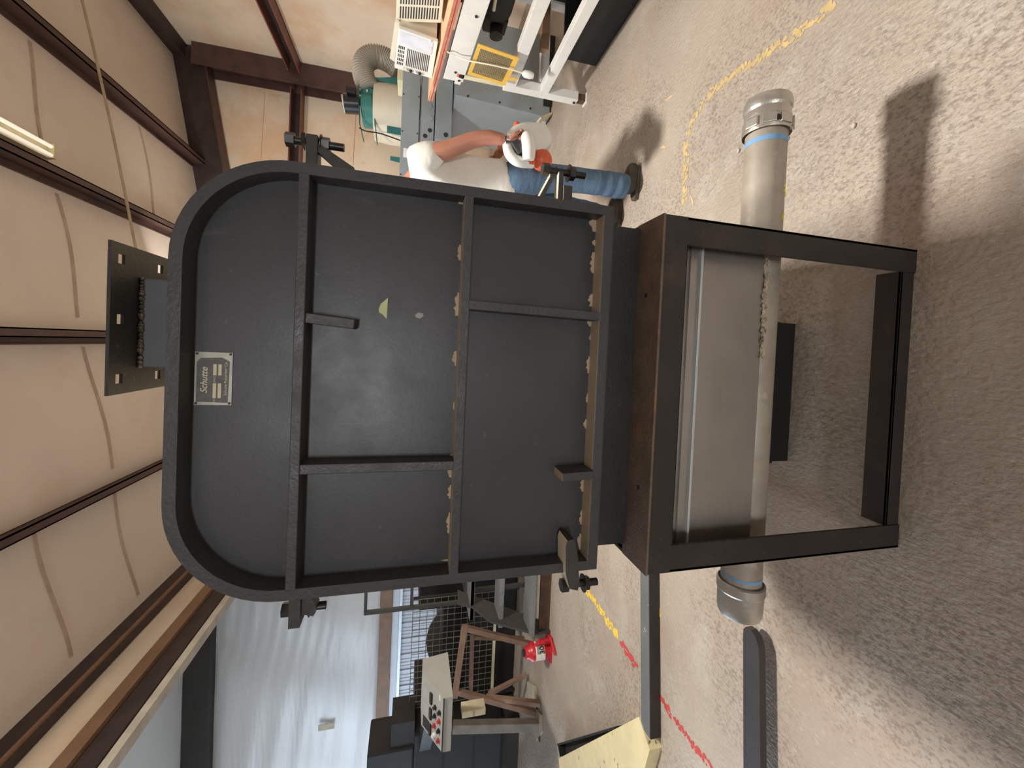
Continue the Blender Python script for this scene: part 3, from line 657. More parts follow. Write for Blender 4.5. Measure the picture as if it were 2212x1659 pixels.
K2 = [onX(953, 50, 2.34), onX(962, -35, 2.34), onX(858, -45, 2.34), onX(855, 47, 2.34)]
A2, at2 = ac(K2, .40, 'yellowed window air conditioner nearer the camera on the bench, cut by picture edge', 1)
for yy_ in (2.5, 2.76): MB().box((2.37, yy_, 1.235), (2.6, yy_+.05, K2[0].z+.02)).build('rubber_foot', m_slot, A2)
# accordion curtain along the top of the first unit
MB().hexa([at1(0, 1.0, 0)+V((.05, 0, 0)), at1(.98, 1.0, 0)+V((.05, 0, 0)), at1(.98, 1.0, 0)+V((.07, 0, 0)), at1(0, 1.0, 0)+V((.07, 0, 0)), at1(.05, 1.13, 0)+V((.05, 0, 0)), at1(.95, 1.09, 0)+V((.05, 0, 0)), at1(.95, 1.09, 0)+V((.07, 0, 0)), at1(.05, 1.13, 0)+V((.07, 0, 0))]).build('side_curtain', m_acb, A1)
cl = [at1(1.0, .2, .01), onX(952, 90, 2.36), onX(958, 103, 2.3), onX(968, 113, XT-.01), onX(985, 122, XT-.015), onX(1010, 131, 2.13), onX(1060, 140, 2.12), onX(1105, 150, 2.12), onX(1128, 158, 2.12), onX(1137, 160, 2.12)]
co = thing('power_cord', 'cream power cord with plug draped over the bench edge and yellow guard', 'cord', cl[-1])
MB().tube(cl, .0055, 8).build('cord', m_cord, co)
pa = onX(1128, 158, 2.12); pb = onX(1152, 164, 2.12)
MB().rings([(pa, .012), (pa.lerp(pb, .2), .026), (pa.lerp(pb, .7), .028), (pb, .020)], 14).build('plug', m_bwhite, co)
# yellow mesh guard hanging on the bench front
G = [onX(*q, 2.15) for q in ((1033, 95), (1122, 126), (1090, 187), (1010, 160))]
gd = thing('mesh_guard', 'yellow framed expanded metal guard hung on the front of the bench', 'guard', (G[1]+G[2])/2)
u_ = (G[3]-G[0]); v_ = (G[1]-G[0])
gp = lambda a, c, o=0: G[0]+u_*a+v_*c+V((-o, 0, 0))
MB().strip([gp(0, 0), gp(1, 0), gp(1, 1), gp(0, 1)], [gp(.10, .09), gp(.90, .09), gp(.90, .88), gp(.10, .88)], (.006, 0, 0)).build('frame', m_yguard, gd)
b = MB(); nn = 17
for k in range(-nn, nn+1):                           # expanded metal: two families of slanted strands
    for s in (1, -1):
        pts = []
        for i in range(2): pass
        a0_, a1_ = .10, .90
        c0_ = k/nn*1.0+.48; c1_ = c0_+s*.8*.62
        def clip(a, c): return c
        lo, hi = .09, .88; t0, t1 = 0., 1.
        dc = c1_-c0_
        for bound, sg in ((lo, 1), (hi, -1)):
            f0 = (c0_-bound)*sg; f1_ = (c1_-bound)*sg
            if f0 < 0 and f1_ < 0: t0 = 2
            elif f0 < 0: t0 = max(t0, f0/(f0-f1_))
            elif f1_ < 0: t1 = min(t1, f0/(f0-f1_))
        if t0 < t1:
            p, q = gp(a0_+(a1_-a0_)*t0, c0_+dc*t0, -.003), gp(a0_+(a1_-a0_)*t1, c0_+dc*t1, -.003)
            b.beam(p, q, .003, .006, (1, 0, 0))
b.build('expanded_mesh', m_mesh, gd, 'stuff')
MB().beam(gp(.72, .97, .002), gp(.66, 1.2, .002), .004, .035, (0, 1, 0)).build('hanging_tab', m_yguard, gd)
MB().beam(gp(.2, .5, -.009), gp(.2, .5, -.045), .02, .02).build('standoff', m_yguard, gd)
MB().beam(gp(.8, .85, -.006), gp(.8, .85, -.05), .02, .02).build('standoff', m_yguard, gd)

# ------------------------------------------------------------------ grey sheet metal furnace beyond the bench
fu = thing('sheet_metal_furnace', 'grey sheet metal furnace cabinet with stacked housings, behind the man', 'furnace', (3.0, 4.8, 0))
YQ = 4.35; xq = 2.60
MB().hexa([(xq, YQ, .02), (3.5, YQ, .02), (3.5, 5.3, .02), (xq, 5.3, .02), (xq+.05, YQ, 1.08), (3.5, YQ, 1.08), (3.5, 5.3, 1.08), (xq+.05, 5.3, 1.08)], .006).build('cabinet', m_greym, fu)
MB().box((xq+.12, YQ-.02, .0), (3.5, YQ+.0, .10)).build('toe_kick', m_dark, fu)
for z in (.25, .60, .95): MB().cyl((xq+.06, YQ-.008, z), (xq+.06, YQ+.002, z), .010, n=8).build('screw', m_bolt, fu)
MB().beam((xq+.02, YQ-.01, .02), (2.52, YQ-.05, .16), .02, .10, (0, 1, 0)).build('skirt_tab', m_box, fu)
for (z0, z1, xl, y, nm) in ((1.445, 1.635, 1.80, 4.60, 'upper_housing'), (1.282, 1.438, 2.23, 4.62, 'middle_housing'), (1.09, 1.272, 2.26, 4.58, 'lower_housing')):
    MB().box((xl, y, z0), (3.5, 6.05, z1), .006).build(nm, m_greym, fu)
for x, z, r_ in ((2.63, 1.345, .034), (2.50, 1.335, .036)):
    MB().cyl((x, 4.612, z), (x, 4.622, z), r_, n=24).build('knockout', m_greym, fu)
for x, z, r_, y in ((2.37, 1.325, .024, 4.618), (2.30, 1.375, .024, 4.618), (2.33, 1.15, .026, 4.578)):
    MB().cyl((x, y, z), (x, y+.006, z), r_, n=20).build('pipe_hole', m_slot, fu)
MB().box((2.02, 4.594, 1.48), (2.12, 4.602, 1.60)).build('sticker', m_wlabel, fu)
for x in (1.83, 2.3, 2.7):
    for z in (1.46, 1.62): MB().cyl((x, 4.594, z), (x, 4.602, z), .007, n=8).build('screw', m_bolt, fu)
MB().box((2.9, 4.7, 1.635), (3.3, 5.0, 1.70), .01).build('collar', m_box, fu)

# dust blower with hose on the back side
YB = 5.5
bl = thing('dust_blower', 'green framed dust blower with black motor and grey hose above the furnace', 'blower', (2.95, 5.6, 1.64))
P5 = lambda x, y, Y=YB: onY(x, y, Y)
MB().rings([(V((P5(845, 255, 5.75).x, 5.68, 1.638)), .36), (V((P5(845, 255, 5.75).x, 5.68, 1.85)), .36), (V((P5(845, 255, 5.75).x, 5.68, 2.02)), .34)], 36).build('drum', m_drum, bl)
MB().cyl(P5(744, 224), P5(775, 226), .115, n=28).build('motor', m_blackp, bl)
MB().box(P5(772, 214)+V((-.02, -.16, -.0)), P5(752, 206)+V((.02, -.09, .0)), .01).build('motor_box', m_blackp, bl)
MB().cyl(P5(741, 224), P5(746, 224), .10, n=24).build('motor_cap', m_bwhite, bl)
def bar(a, c, w, h, nm='bracket', m=m_green): return MB().beam(a, c, w, h, (0, 1, 0), .003).build(nm, m, bl)
bar(P5(775, 182, 5.44), P5(777, 270, 5.44), .012, .05); bar(P5(809, 190, 5.44), P5(810, 272, 5.44), .012, .05)
bar(P5(778, 270, 5.44), P5(786, 306, 5.44), .012, .045); bar(P5(811, 272, 5.44), P5(815, 312, 5.44), .012, .045)
MB().prism([P5(*q, 5.46) for q in ((774, 180), (815, 196), (815, 212), (775, 208))], (0, .02, 0)).build('housing_plate', m_green, bl)
MB().rings([(P5(782, 238, 5.62), .19), (P5(784, 238, 5.62), .21), (P5(806, 240, 5.62), .21), (P5(809, 240, 5.62), .19)], 36).build('fan_housing', mat('teal enamel', S(56, 122, 116), .4), bl)
MB().beam(P5(812, 208, 5.42), P5(866, 217, 5.42), .012, .065, (0, 0, 1)).build('side_bracket', m_green, bl)
MB().prism([P5(*q, 5.40) for q in ((868, 226), (850, 214), (862, 175), (866, 176))], (0, .012, 0)).build('gusset_plate', m_green, bl)
MB().prism([P5(*q, 5.46) for q in ((810, 168), (855, 166), (866, 176), (860, 184), (812, 172))], (0, .012, 0)).build('gusset_plate', m_green, bl)
MB().box(P5(864, 203, 5.38)+V((-.02, 0, -.0)), P5(856, 198, 5.38)+V((.02, .004, .02))).build('sticker', m_wlabel, bl)
for q in ((777, 193), (793, 196), (808, 199), (777, 207), (808, 213)):
    p = P5(*q, 5.44); MB().cyl(p-V((0, .012, 0)), p+V((0, .02, 0)), .012, n=8).build('bolt', m_cream, bl)
MB().prism([P5(*q, 5.44) for q in ((836, 271), (868, 275), (868, 292), (836, 286))], (0, .012, 0)).build('mounting_plate', m_green, bl)
MB().prism([P5(*q, 5.44) for q in ((843, 337), (868, 340), (868, 352), (843, 346))], (0, .012, 0)).build('mounting_plate', m_green, bl)
hp = [P5(*q, 5.5) for q in ((797, 192), (789, 175), (784, 155), (786, 138), (795, 127), (808, 122), (822, 124), (838, 131), (852, 141), (864, 153))]
def smooth_pts(P, n):                              # Catmull-Rom through P
    P = [P[0]]+P+[P[-1]]; out = []
    for i in range(1, len(P)-2):
        for k in range(n):
            t = k/n; a, c, d, e = P[i-1], P[i], P[i+1], P[i+2]
            out.append(.5*((2*c)+(d-a)*t+(2*a-5*c+4*d-e)*t*t+(3*c-a-3*d+e)*t**3))
    return out+[P[-2]]
hs = smooth_pts(hp, 16); MB().tube(hs, [.124+(.012 if i % 4 < 2 else -.004) for i in range(len(hs))], 20).build('hose', m_hose, bl)
MB().tube(smooth_pts([P5(*q, 5.40) for q in ((776, 276), (790, 283), (820, 288), (850, 298), (872, 306))], 5), .008, 6).build('cable', m_dark, bl)

# ------------------------------------------------------------------ man with a leaf blower
man = thing('person', 'man in white t-shirt and blue jeans standing right of the mill, holding a blower', 'person', (1.05, 2.52, 0))
bv = [(1.02, 2.52, .93), (1.02, 2.52, 1.08), (1.01, 2.52, 1.30), (.955, 2.52, 1.45), (.90, 2.52, 1.53), (.865, 2.52, 1.63), (.855, 2.52, 1.745),   # 0-6 trunk, neck, head
      (1.04, 2.335, 1.435), (1.085, 2.29, 1.27), (1.15, 2.255, 1.13), (1.165, 2.235, 1.04), (1.155, 2.215, .955),                                        # 7-11 right arm
      (.98, 2.70, 1.435), (1.0, 2.76, 1.16), (1.16, 2.66, 1.0), (1.22, 2.56, .95),                                                                        # 12-15 left arm
      (1.045, 2.435, .88), (1.085, 2.42, .50), (1.09, 2.42, .28), (1.09, 2.42, .10), (1.20, 2.41, .045),                                                  # 16-20 right leg
      (.995, 2.60, .88), (.995, 2.63, .50), (.965, 2.64, .28), (.94, 2.64, .10), (1.05, 2.65, .045)]                                                      # 21-25 left leg
be = [(0, 1), (1, 2), (2, 3), (3, 4), (4, 5), (5, 6), (2, 7), (7, 8), (8, 9), (9, 10), (10, 11), (2, 12), (12, 13), (13, 14), (14, 15), (0, 16), (16, 17), (17, 18), (18, 19), (19, 20), (0, 21), (21, 22), (22, 23), (23, 24), (24, 25)]
br = [.11, .105, (.14, .12), .075, .056, (.085, .075), (.07, .065), .062, .052, .046, .043, .030, .062, .046, .04, .03, .07, .055, .05, .035, .03, .07, .055, .05, .035, .03]
skin('body', bv, be, br, m_skin, man)
# face: eyes, nose, ears, mouth on the head turned to the right of the picture
MB().ball((.935, 2.52, 1.655), .018, 2, (1.1, .7, 1.3)).build('nose', m_skin, man)
for s in (-1, 1):
    MB().ball((.920, 2.52+s*.032, 1.685), .011, 2).build('eye', m_bwhite, man); MB().ball((.86, 2.52+s*.078, 1.66), .024, 2, (.8, .4, 1.2)).build('ear', m_skin, man)
MB().ball((.922, 2.52, 1.615), .018, 2, (.5, 1.4, .35)).build('mouth', mat('lips', S(150, 84, 76), .5), man)
MB().ball((.845, 2.52, 1.735), .088, 2, (1.05, .92, .72)).build('hair', m_hair, man)
# shirt, jeans and shoes as closed garments around the body
sv = [(1.02, 2.52, .80), (1.022, 2.52, .90), (1.025, 2.52, 1.08), (1.015, 2.52, 1.29), (.965, 2.52, 1.44), (1.04, 2.335, 1.425), (1.085, 2.295, 1.285), (.98, 2.70, 1.43), (.99, 2.745, 1.27)]
skin('t_shirt', sv, [(0, 1), (1, 2), (2, 3), (3, 4), (3, 5), (5, 6), (3, 7), (7, 8)], [(.158, .172), (.157, .170), (.152, .152), (.168, .158), .105, .088, .080, .088, .080], m_shirt, man)
jv = [(1.02, 2.52, .96), (1.025, 2.52, .90)]; je = [(0, 1)]; jr = [.135, .145]
for (pts) in (((1.05, 2.43, .80), (1.085, 2.42, .50), (1.09, 2.42, .34)), ((.995, 2.61, .80), (.995, 2.63, .50), (.975, 2.64, .34))):
    k = len(jv); jv += pts; jr += [.108, .084, .078]; je += [(1, k), (k, k+1), (k+1, k+2)]
    lx, ly = pts[2][0], pts[2][1]
    for i, (z, r_) in enumerate(((.29, .086), (.255, .074), (.22, .090), (.185, .076), (.15, .090), (.115, .078), (.075, .088))):
        jv.append((lx+.005*(i % 2)+(.0 if lx > 1.05 else -.006*i), ly, z)); jr.append(r_); je.append((len(jv)-2, len(jv)-1))
skin('jeans', jv, je, jr, m_jean, man)
for x, y, dx in ((1.09, 2.42, 1), (.945, 2.64, 1)):
    sh = skin('shoe', [(x-.045, y, .06), (x+.03, y, .065), (x+.12, y-.004, .048), (x+.165, y-.006, .042)], [(0, 1), (1, 2), (2, 3)], [.052, .056, .045, .032], m_shoe, man)
    MB().prism([(x-.075, y-.022, 0), (x-.04, y-.030, 0), (x+.11, y-.032, 0), (x+.15, y-.02, 0), (x+.15, y+.012, 0), (x+.11, y+.03, 0), (x-.04, y+.036, 0), (x-.075, y+.02, 0)], (0, 0, .03)).build('sole', m_sole, sh)
def hand(w, d, side, grip, name):                   # palm and five bent fingers closing round the handle
    w, d, side, grip = V(w), V(d).normalized(), V(side).normalized(), V(grip).normalized()
    vs, es, rs = [w, w+d*.045, w+d*.085], [(0, 1), (1, 2)], [.026, (.034, .022), (.034, .020)]
    for k, (o, L_) in enumerate(((-.030, .030), (-.010, .034), (.010, .032), (.029, .026))):
        p0 = w+d*.085+side*o; i = len(vs)
        vs += [p0, p0+d*L_*.7+grip*L_*.5, p0+d*L_*.5+grip*L_*1.3, p0-d*L_*.1+grip*L_*1.7]; rs += [.0105, .0095, .009, .008]
        es += [(2, i), (i, i+1), (i+1, i+2), (i+2, i+3)]
    i = len(vs); q = w+d*.03-side*.034; vs += [q, q+d*.025-side*.012+grip*.015, q+d*.05+grip*.035]; rs += [.013, .011, .009]; es += [(1, i), (i, i+1), (i+1, i+2)]
    return skin(name, vs, es, rs, m_skin, man, 2)
hand((1.157, 2.218, .965), (.10, -.1, -1), (0, 1, 0), (1, .2, 0), 'hand'); hand((1.21, 2.565, .955), (.6, -.6, -.4), (0, .4, 1), (.5, -.8, 0), 'hand')
pw = V((1.155, 2.214, .945)); MB().rings([(pw+V((0, 0, .016)), .036), (pw-V((0, 0, .006)), .036)], 20).build('wristband', m_chrome, man)

YV = 2.28
lb = thing('leaf_blower', 'white and orange handheld leaf blower held by the man', 'leaf blower', (1.25, YV, .58))
Q = lambda x, y, Y=YV: onY(x, y, Y)
ctr = Q(1158, 303)
MB().rings([(ctr+V((0, -.06, 0)), .05), (ctr+V((0, -.05, 0)), .078), (ctr+V((0, -.02, 0)), .092), (ctr+V((0, .05, 0)), .09), (ctr+V((0, .075, 0)), .065)], 32).build('fan_housing', m_bwhite, lb)
hd = smooth_pts([Q(1150, 352, YV-.04), Q(1118, 348, YV-.06), Q(1100, 330, YV-.06), Q(1098, 306, YV-.05), Q(1112, 286, YV-.04), Q(1138, 276, YV-.03), Q(1162, 280, YV)], 6)
MB().tube(hd, [.030]*len(hd), 14).build('handle', m_bwhite, lb)
MB().tube(smooth_pts([Q(1136, 290, YV-.10), Q(1142, 312, YV-.115), Q(1142, 346, YV-.10)], 6), [.026, .03, .034, .036, .037, .038, .039, .039, .038, .037, .036, .034, .03][:13], 14).build('side_cover', m_bwhite, lb)
k = Q(1120, 315, YV-.09); q4 = [Q(1104, 306, YV-.10), Q(1120, 298, YV-.10), Q(1140, 322, YV-.10), Q(1120, 332, YV-.10)]
MB().hexa(q4+[p+V((0, .09, 0)) for p in q4], .008).build('air_filter_cover', m_bdark, lb)
k = Q(1170, 346, YV-.02); MB().ball(k, .062, 3, (1.0, .9, 1.0)).build('engine_cover', m_orange, lb)
MB().tube([Q(1150, 346, YV-.05), Q(1135, 350, YV-.05), Q(1120, 344, YV-.05)], [.035, .03, .02], 12).build('orange_trim', m_orange, lb)
k = Q(1116, 279, YV+.02); MB().ball(k, .04, 3, (1.1, .8, .6)).build('orange_trim', m_orange, lb)
MB().prism([Q(*q, YV-.05) for q in ((1170, 262), (1177, 262), (1191, 300), (1189, 312), (1177, 315), (1181, 298))], (0, .09, 0)).build('nozzle', m_bwhite, lb)
MB().tube([Q(1162, 285, YV), Q(1178, 296, YV)], [.055, .05], 16).build('nozzle_neck', m_bwhite, lb)


# ------------------------------------------------------------------ left side: steps, jack, trestle, console, frames
stp = thing('step_stand', 'grey diamond plate step stand with guard rail, left behind the mill', 'steps', (-2.4, 3.9, 0))
tr_ = [(1145, 1377, 3.60), (1077, 1357, 3.87), (1014, 1341, 4.14)]
for x, y, Y in tr_:
    p = onY(x, y, Y)
    MB().box((p.x, Y, p.z-.045), (p.x+1.0, Y+.25, p.z), .003).build('tread', m_tread, stp)
p3, p1 = onY(1145, 1377, 3.6), onY(1014, 1341, 4.14)
for dx in (0.0, .96):
    MB().prism([(p3.x+dx, 3.62, p3.z-.05), (p3.x+dx, 3.62, 0), (p3.x+dx, 3.74, 0), (p3.x+dx, 3.92, .20), (p3.x+dx, 4.40, .78), (p1.x+dx if dx else p3.x, 4.44, p1.z+.10), (p1.x+dx if dx else p3.x, 4.20, p1.z+.12), (p3.x+dx, 4.12, p1.z-.02), (p3.x+dx, 3.87, .56)], (.02, 0, 0)).build('stringer', m_rail, stp)
    MB().box((p3.x+dx, 4.38, 0), (p3.x+dx+.04, 4.42, p1.z)).build('rear_post', m_rail, stp)
MB().box((p3.x+.02, 3.66, .0), (p3.x+.96, 3.68, .11)).build('kick_board', m_rusty, stp)
MB().box((p1.x, 4.14, p1.z-.04), (p1.x+1.0, 4.85, p1.z-.005)).build('platform', m_rail, stp)
ga, gb = onY(786, 1324, 4.3), onY(990, 1299, 4.3)
MB().beam((ga.x, 4.3, ga.z), (ga.x, 4.3, p1.z-.02), .035, .035, (0, 1, 0)).build('guard_post', m_rail, stp)
MB().beam((ga.x+.9, 4.3, ga.z), (ga.x+.9, 4.3, p1.z-.02), .035, .035, (0, 1, 0)).build('guard_post', m_rail, stp)
for x in (790, 889):
    z = onY(x, 1300, 4.3).z; MB().beam((ga.x, 4.3, z), (ga.x+.9, 4.3, z), .03, .03).build('guard_rail', m_rail, stp)

J = onZ(1192, 1412, 0); jx, jy = J.x, J.y+.06
jk = thing('bottle_jack', 'red hydraulic bottle jack with white 30 label on the floor left of the steps', 'jack', (jx, jy, 0))
MB().hexa([(jx-.09, jy-.075, 0), (jx+.15, jy-.075, 0), (jx+.15, jy+.075, 0), (jx-.09, jy+.075, 0), (jx-.085, jy-.07, .022), (jx+.145, jy-.07, .022), (jx+.145, jy+.07, .022), (jx-.085, jy+.07, .022)], .004).build('base', m_jack, jk)
MB().rings([((jx, jy, .02), .074), ((jx, jy, .065), .080), ((jx, jy, .07), .084), ((jx, jy, .185), .084), ((jx, jy, .195), .080), ((jx, jy, .215), .066), ((jx, jy, .222), .058), ((jx, jy, .25), .052), ((jx, jy, .256), .044)], 32).build('cylinder', m_jack, jk)
MB().cyl((jx, jy, .25), (jx, jy, .272), .032, n=20).build('saddle', m_bolt, jk)
cyl_label = MB().rings([((jx, jy, .073), .0848), ((jx, jy, .165), .0848)], 40, False)
lab = cyl_label.build('label', m_wlabel, jk)
bmL = bmesh.new(); bmL.from_mesh(lab.data)           # keep only the front 100 degrees of the wrap-around label
bmesh.ops.delete(bmL, geom=[f for f in bmL.faces if (f.calc_center_median()-V((jx, jy, .12))).normalized().dot(V((-jx, -jy, 0)).normalized()) < .35], context='FACES'); bmL.to_mesh(lab.data); bmL.free()
fd = V((-jx, -jy, 0)).normalized(); rr_ = V((-fd.y, fd.x, 0))
fp = V((jx, jy, 0))+fd*.0865
text('30', fp+V((0, 0, .102)), rr_, (0, 0, 1), .062, m_bk, jk, 'lettering', .0006, bold=.0016)
MB().beam(fp+rr_*-.02+V((0, 0, .083)), fp+rr_*.03+V((0, 0, .083)), .001, .010).build('label_bar', m_olabel, jk)
for k in range(3): MB().beam(fp+rr_*-.03+V((0, 0, .132+.009*k)), fp+rr_*.03+V((0, 0, .132+.009*k)), .001, .003).build('label_line', m_dark2, jk)
MB().rings([((jx+.10, jy-.02, .02), .028), ((jx+.10, jy-.02, .11), .028), ((jx+.10, jy-.02, .12), .02)], 18).build('pump', m_jack, jk)
MB().beam((jx+.07, jy-.02, .15), (jx+.13, jy-.06, .12), .03, .035, (0, 0, 1), .003).build('pump_lever', m_jack, jk)
MB().cyl((jx+.115, jy-.02, .12), (jx+.155, jy-.10, .10), .016, n=14).build('handle_socket', m_jack, jk)
MB().cyl((jx+.10, jy-.02, .10), (jx+.10, jy-.02, .155), .011, n=10).build('pump_rod', m_chrome, jk)
MB().cyl((jx+.16, jy-.06, .020), (jx+.09, jy-.19, .018), .014, n=12).build('release_rod', m_jack, jk)

ts = thing('steel_trestle', 'worn red steel A-frame trestle standing left of the bottle jack', 'trestle', (-3.2, 4.0, 0))
YT = 4.05
TP = lambda x, y, Y=YT: onY(x, y, Y)
def tb_(a, c, w=.045, nm='bar', par=None): return MB().beam(a, c, w, w, (0, 1, 0), .003).build(nm, m_trest, ts)
tb_(TP(1004, 1352), TP(982, 1505), .055, 'top_bar'); tb_(TP(1020, 1368, 4.12), TP(1016, 1528, 4.12), .04, 'cross_bar')
f1_, f2_ = onZ(1153, 1394), onZ(1168, 1520)
tb_(TP(1008, 1357), f1_+V((0, 0, .0)), .05, 'leg'); tb_(TP(985, 1493), onZ(1160, 1540)+V((0, 0, 0)), .05, 'leg')
tb_(TP(1050, 1506), f2_, .045, 'leg'); tb_(TP(1024, 1376, 4.12), onZ(1140, 1400)+V((0, .15, 0)), .04, 'leg')
tb_(onZ(1143, 1456)+V((0, 0, .03)), TP(1055, 1499, 4.2), .04, 'brace')

ms = thing('wire_mesh_panel', 'upright welded wire mesh panel behind the red trestle', 'mesh panel', (-3.5, 4.75, 0))
YM = 4.75
a = onY(893, 1296, YM); c = onY(1060, 1500, YM)
mx0, mx1, mz0, mz1 = c.x, a.x, c.z, a.z
for k in range(13):
    z = mz0+(mz1-mz0)*k/12; MB().cyl((mx0, YM, z), (mx1, YM, z), .004, n=6).build('wire', m_wire, ms)
for k in range(19):
    x = mx0+(mx1-mx0)*k/18; MB().cyl((x, YM-.006, mz0), (x, YM-.006, mz1), .004, n=6).build('wire', m_wire, ms)
MB().beam((mx0, YM, mz0-.012), (mx1, YM, mz0-.012), .03, .03).build('frame_bar', m_box, ms)
for x in (mx0, mx1): MB().beam((x, YM+.02, 0), (x, YM+.02, mz1), .03, .03, (0, 1, 0)).build('post', m_dark2, ms)

# dark machinery and sacks behind the mesh
dk = thing('dark_hopper_machine', 'dark rounded hopper machine in shade behind the wire mesh panel', 'machine', (-4.0, 5.5, 0))
bL = onY(1000, 1590, 5.3).x; bR = onY(1000, 1270, 5.3).x; tz = onY(945, 1400, 5.3).z
MB().box((bL-.2, 5.25, .03), (bR+.5, 6.3, tz-.05), .05).build('body', m_dark, dk)
for x in (bL-.1, bR+.3):
    for y in (5.35, 6.1): MB().box((x, y, 0), (x+.1, y+.1, .035)).build('foot', m_dark, dk)
MB().box((bL-.1, 4.84, 0), (bR+.4, 5.27, .55), .02).build('low_dark_base', m_dark, dk)  # plain dark box added to fill the black area below the hopper
k = onY(945, 1425, 5.35); MB().ball((k.x, 5.7, k.z-.28), .42, 3, (1.05, .9, 1)).build('hopper_dome', m_sack, dk)
k = onY(895, 1512, 5.3); MB().box((k.x-.3, 5.28, .3), (k.x+.08, 5.9, k.z), .02).build('end_plate', m_dark, dk)
k = onY(905, 1290, 5.2); MB().box((k.x-.15, 5.15, k.z-.62), (k.x+.55, 5.6, k.z), .02).build('motor_cover', m_dark, dk)

cb = thing('black_cabinet', 'tall black machine cabinet at the far left, behind the beige control console', 'cabinet', (-4.3, 3.9, 0))
YK = 4.45
e0 = onY(1000, 1568, YK); e1 = onY(792, 1640, YK)
MB().box((e0.x-1.9, YK, .22), (e0.x, YK+.5, e1.z-.5), .02).build('cabinet_body', m_dark, cb)
MB().box((e0.x-1.9, YK+.03, e1.z-.5), (e1.x, YK+.48, e1.z), .02).build('upper_box', m_dark2, cb)
MB().box((e0.x-1.85, YK+.04, 0), (e0.x-.06, YK+.46, .22)).build('plinth', m_slot, cb)
k = onY(845, 1575, YK); MB().box((e1.x, YK+.05, e1.z-.5), (k.x, YK+.4, k.z)).build('side_hood', m_dark2, cb)
for zz in (.55, .9): MB().box((e0.x-1.5, YK-.008, zz), (e0.x-.1, YK, zz+.012)).build('door_seam', m_slot, cb)
cs = thing('control_console', 'beige sloped control console with meters and push buttons held out from the black cabinet', 'control panel', (-3.0, 3.3, .95))
B0, B1 = onY(956, 1509, 3.0), onY(958, 1625, 3.0); T0, T1 = onY(909, 1534, 3.26), onY(908, 1648, 3.26)
B0.z = B1.z = (B0.z+B1.z)/2; T0.z = T1.z = (T0.z+T1.z)/2; T0.x = B0.x+.0; T1.x = B1.x
zb_ = onY(976, 1560, 3.0).z
MB().prism([(B1.x, 3.0, zb_), (B1.x, 3.0, B0.z), (B1.x, 3.26, T0.z), (B1.x, 3.42, T0.z), (B1.x, 3.455, zb_)], (B0.x-B1.x, 0, 0)).build('console_box', m_cons, cs)
fr, fu_ = V((1, 0, 0)), (V((0, 3.26, T0.z))-V((0, 3.0, B0.z))).normalized(); fn = fr.cross(fu_)
Wc, Hc = B0.x-B1.x, math.hypot(.26, T0.z-B0.z)
def cpt(u, v, o=0): return V((B1.x, 3.0, B0.z))+fr*(u*Wc)+fu_*(v*Hc)+fn*o
def cbx(u, v, w_, h_, d, nm, m): c = cpt(u, v, d/2); return MB().beam(c-fu_*h_/2, c+fu_*h_/2, w_, d, fn, .001).build(nm, m, cs)
cbx(.5, -.01, Wc, .010, .006, 'edge_trim', m_dark2)
for u in (.15, .45, .74): 
    cbx(u, .76, .085, .09, .012 if u > .3 else .004, 'meter', m_cons if u > .3 else m_dark2); cbx(u, .54, .085, .022, .014, 'meter_window', m_slot)
for u, v, m in ((.14, .36, m_wlabel), (.32, .36, m_red2), (.50, .36, m_bk), (.66, .36, m_bolt), (.14, .16, m_red2), (.32, .16, m_bk), (.50, .16, m_red2), (.66, .16, m_bolt)):
    p = cpt(u, v); MB().rings([(p, .017), (p+fn*.008, .017), (p+fn*.009, .012), (p+fn*.022, .012)], 16).build('push_button', m, cs)
cbx(.92, .18, .04, .02, .002, 'label_plate', m_cream)
MB().beam((B1.x+.10, 3.40, zb_+.10), (e0.x-.12, YK+.03, zb_+.10), .16, .12).build('support_arm', m_dark, cs)
# galvanised post with a junction box
q0, q1 = onY(1000, 1566, 3.82), onZ(1158, 1547)
po = thing('steel_post', 'dusty pale steel post with cream junction box, between console and trestle', 'post', (q1.x, 3.82, 0))
MB().beam((q1.x, 3.82, .0), (q0.x, 3.82, q0.z+.1), .09, .07, (0, 1, 0), .004).build('post', mat('dusty post steel', S(150, 146, 140), .6, var=.15, vs=9), po)
MB().box((q1.x-.12, 3.76, 0), (q1.x+.12, 3.9, .012)).build('base_plate', m_rusty, po)
k0, k1 = onY(997, 1545, 3.78), onY(1048, 1522, 3.78)
MB().box((k0.x, 3.74, k1.z), (k1.x, 3.86, k0.z), .006).build('junction_box', m_box, po); MB().box((k0.x+.01, 3.735, (k0.z+k1.z)/2-.01), (k1.x-.01, 3.742, (k0.z+k1.z)/2+.01)).build('box_seam', m_paper, po)
for i, pts in enumerate((((1140, 1470), (1158, 1482), (1163, 1512), (1142, 1512)), ((1158, 1528), (1172, 1545), (1174, 1580), (1160, 1600), (1154, 1560)))):
    o = MB().prism([onZ(*q, .001) for q in pts], (0, 0, .012)).build('board_scrap', m_paper)
    tag(base(o), ('flat dusty board scrap on the floor between the trestle legs', 'flat dusty board scrap on the floor in front of the steel post')[i], 'board')

